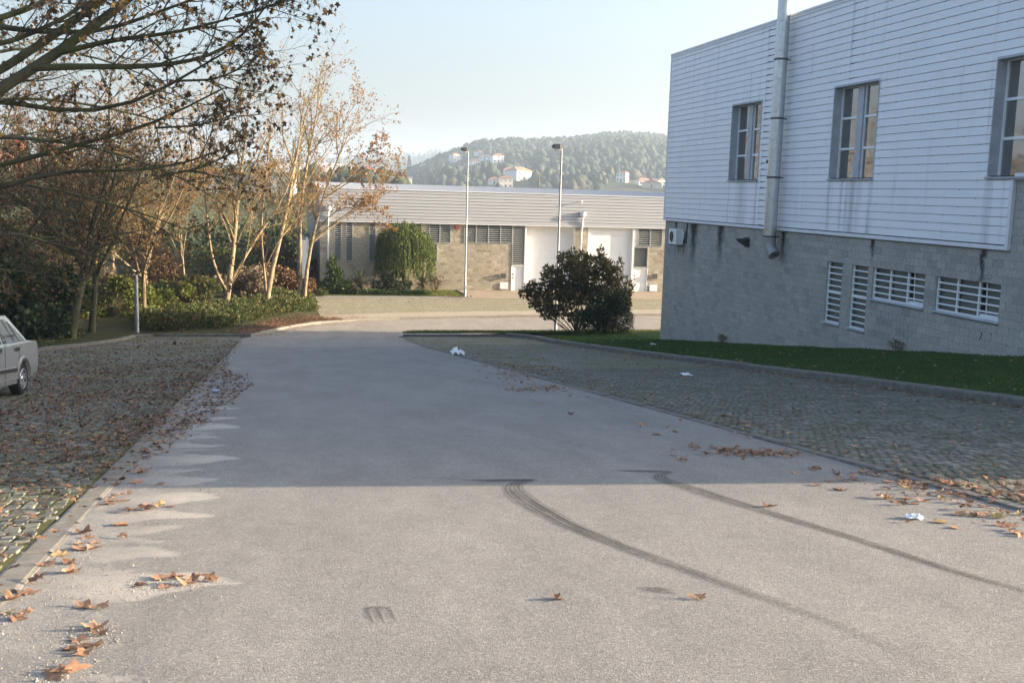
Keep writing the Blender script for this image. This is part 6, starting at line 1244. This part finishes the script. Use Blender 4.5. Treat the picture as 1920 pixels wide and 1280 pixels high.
# the town in the valley to the left, seen through the twigs
TOWN = [(655, 336, 300, 22, 5.5, 'house_white', 1, 'long white building with orange roof above the far roof, behind the right forked tree'), (712, 341, 280, 16, 4.0, 'house_white', 0, 'low white building at the left end of the far warehouse roof line'), (560, 338, 330, 30, 5, 'shed_grey', 1, 'grey shed in the valley behind the middle forked tree'), (470, 344, 240, 20, 5, 'house_white', 0, 'white shed in the valley behind the left forked tree'), (600, 350, 270, 26, 5, 'shed_grey', 1, 'long grey roofed shed just behind the wood'), (150, 338, 260, 11, 6, 'house_white', 0, 'white block seen through the twigs above the car'), (20, 332, 280, 14, 7, 'house_white', 1, 'white building at the left frame edge seen through the branches'), (380, 340, 300, 20, 6, 'house_cream', 0, 'cream building hidden behind the brown leaves')]
for px_, py_, D, wd, hh, mt, rf, lab in TOWN:
    d = ray(px_, py_); k = D/math.hypot(d.x, d.y); p = C0+d*k; zb = float(terrain(p.x, p.y)); st = max(1, (p.z-zb)/2.9); house((p.x, p.y, zb), wd, 0, lab, mt, R4.uniform(-.2, .2), int(round(st)), 'roof_tile' if rf and mt != 'shed_grey' else 'roof_metal', 'building', 'town_building', 'buildings in the valley', 12, max(3, int(wd/3.5)), not rf)
d = ray(36, 300); k = 250/math.hypot(d.x, d.y); p = C0+d*k; zb = float(terrain(p.x, p.y)); zt = (C0+ray(36, 262)*k*1.0).z
e = empty('red_tower', (p.x, p.y, zb), 'red tower seen through the branches at the left edge', 'tower')
MB().lathe((p.x, p.y, zb), [(1.1, 0), (1.0, zt-zb-2.2)], 16).build('shaft', M['tower_red'], e, True, 40); MB().lathe((p.x, p.y, zt-2.2), [(1.05, 0), (1.75, .4), (1.75, 1.9), (.4, 2.3)], 16).build('tank', M['tower_red'], e, True, 40)
for a in range(4): MB().box(p.x-1.15+.02*a, p.x+1.15, p.y-1.2, p.y+1.2, zb+4+a*3.2, zb+4.2+a*3.2).build('platform', M['tower_red'], e)
# two dark conifers on the skyline
for k, (px_, py_, h, lab) in enumerate([(767, 330, 19, 'dark pointed conifer on the skyline left of the hill'), (748, 334, 16, 'second dark pointed conifer, left of the first')]):
    q_ = hit_terrain(px_, py_); root = empty('skyline_conifer', q_, lab, 'tree', 'pointed conifers on the skyline'); rg = np.random.default_rng(300+k); n = 900; t = rg.random(n)**.7; a = rg.uniform(0, 6.28, n); r = (1-t)*h*.16*rg.uniform(.6, 1.1, n); P = np.column_stack([q_[0]+r*np.cos(a), q_[1]+r*np.sin(a), q_[2]+.5+t*h]); leaf_obj('crown', P, np.column_stack([np.cos(a), np.sin(a), -.3+0*a]), 1.0, 'leaf_dark', root, rg)
    MB().tube([q_-UPV*.5, q_+UPV*h*.9], [.25, .06], 6).build('trunk', M['bark_dark'], root)
# power line
PL = []
for px_, pt, pb, lab in [(1011, 333, 356, 'thin utility pole above the far roof left of the second street lamp'), (560, 296, 345, 'utility pole hidden by the forked trees'), (1420, 355, 390, 'utility pole hidden behind the right warehouse')]:
    d = ray(px_, pt); k = 165/d.y; p = C0+d*k; zb = float(terrain(p.x, p.y)); e = empty('utility_pole', (p.x, p.y, zb), lab, 'utility pole', 'utility poles'); MB().tube([(p.x, p.y, zb-.3), (p.x, p.y, p.z)], [.14, .09], 8).build('pole', M['wood_pole'], e); MB().box(p.x-.7, p.x+.7, p.y-.05, p.y+.05, p.z-.45, p.z-.35).build('crossarm', M['wood_pole'], e); PL.append(p)
for k, (i0, i1) in enumerate([(1, 0), (0, 2)]):
    for j, (dx, dz, lab) in enumerate([(-.6, -.3, 'upper'), (.6, -1.3, 'lower')]):
        a, b = PL[i0]+Vector((dx, 0, dz)), PL[i1]+Vector((dx, 0, dz)); pts = [a.lerp(b, t/24)-Vector((0, 0, 1.4*4*(t/24)*(1-t/24))) for t in range(25)]
        o = MB().tube(pts, .02, 4).build('power_cable', M['cable']); tag(o, '%s power cable strung %s the utility pole above the far roof' % (lab, 'left of' if k == 0 else 'right of'), 'cable', 'power cables')
# ================================================================== HAZE
if HAZE:
    t = bpy.data.materials.new('haze'); t.use_nodes = True; n_ = t.node_tree; n_.nodes.clear(); out = n_.nodes.new('ShaderNodeOutputMaterial'); v = n_.nodes.new('ShaderNodeVolumePrincipled'); v.inputs['Color'].default_value = (.66, .82, 1, 1); v.inputs['Density'].default_value = HAZE; v.inputs['Anisotropy'].default_value = .25; n_.links.new(v.outputs[0], out.inputs['Volume'])
    o = link('haze', MB().box(-4200, 4200, -4200, 4200, -14, 150).mesh('haze', t)); o['kind'] = 'stuff'; tag(o, 'pale winter haze filling the valley', 'haze')
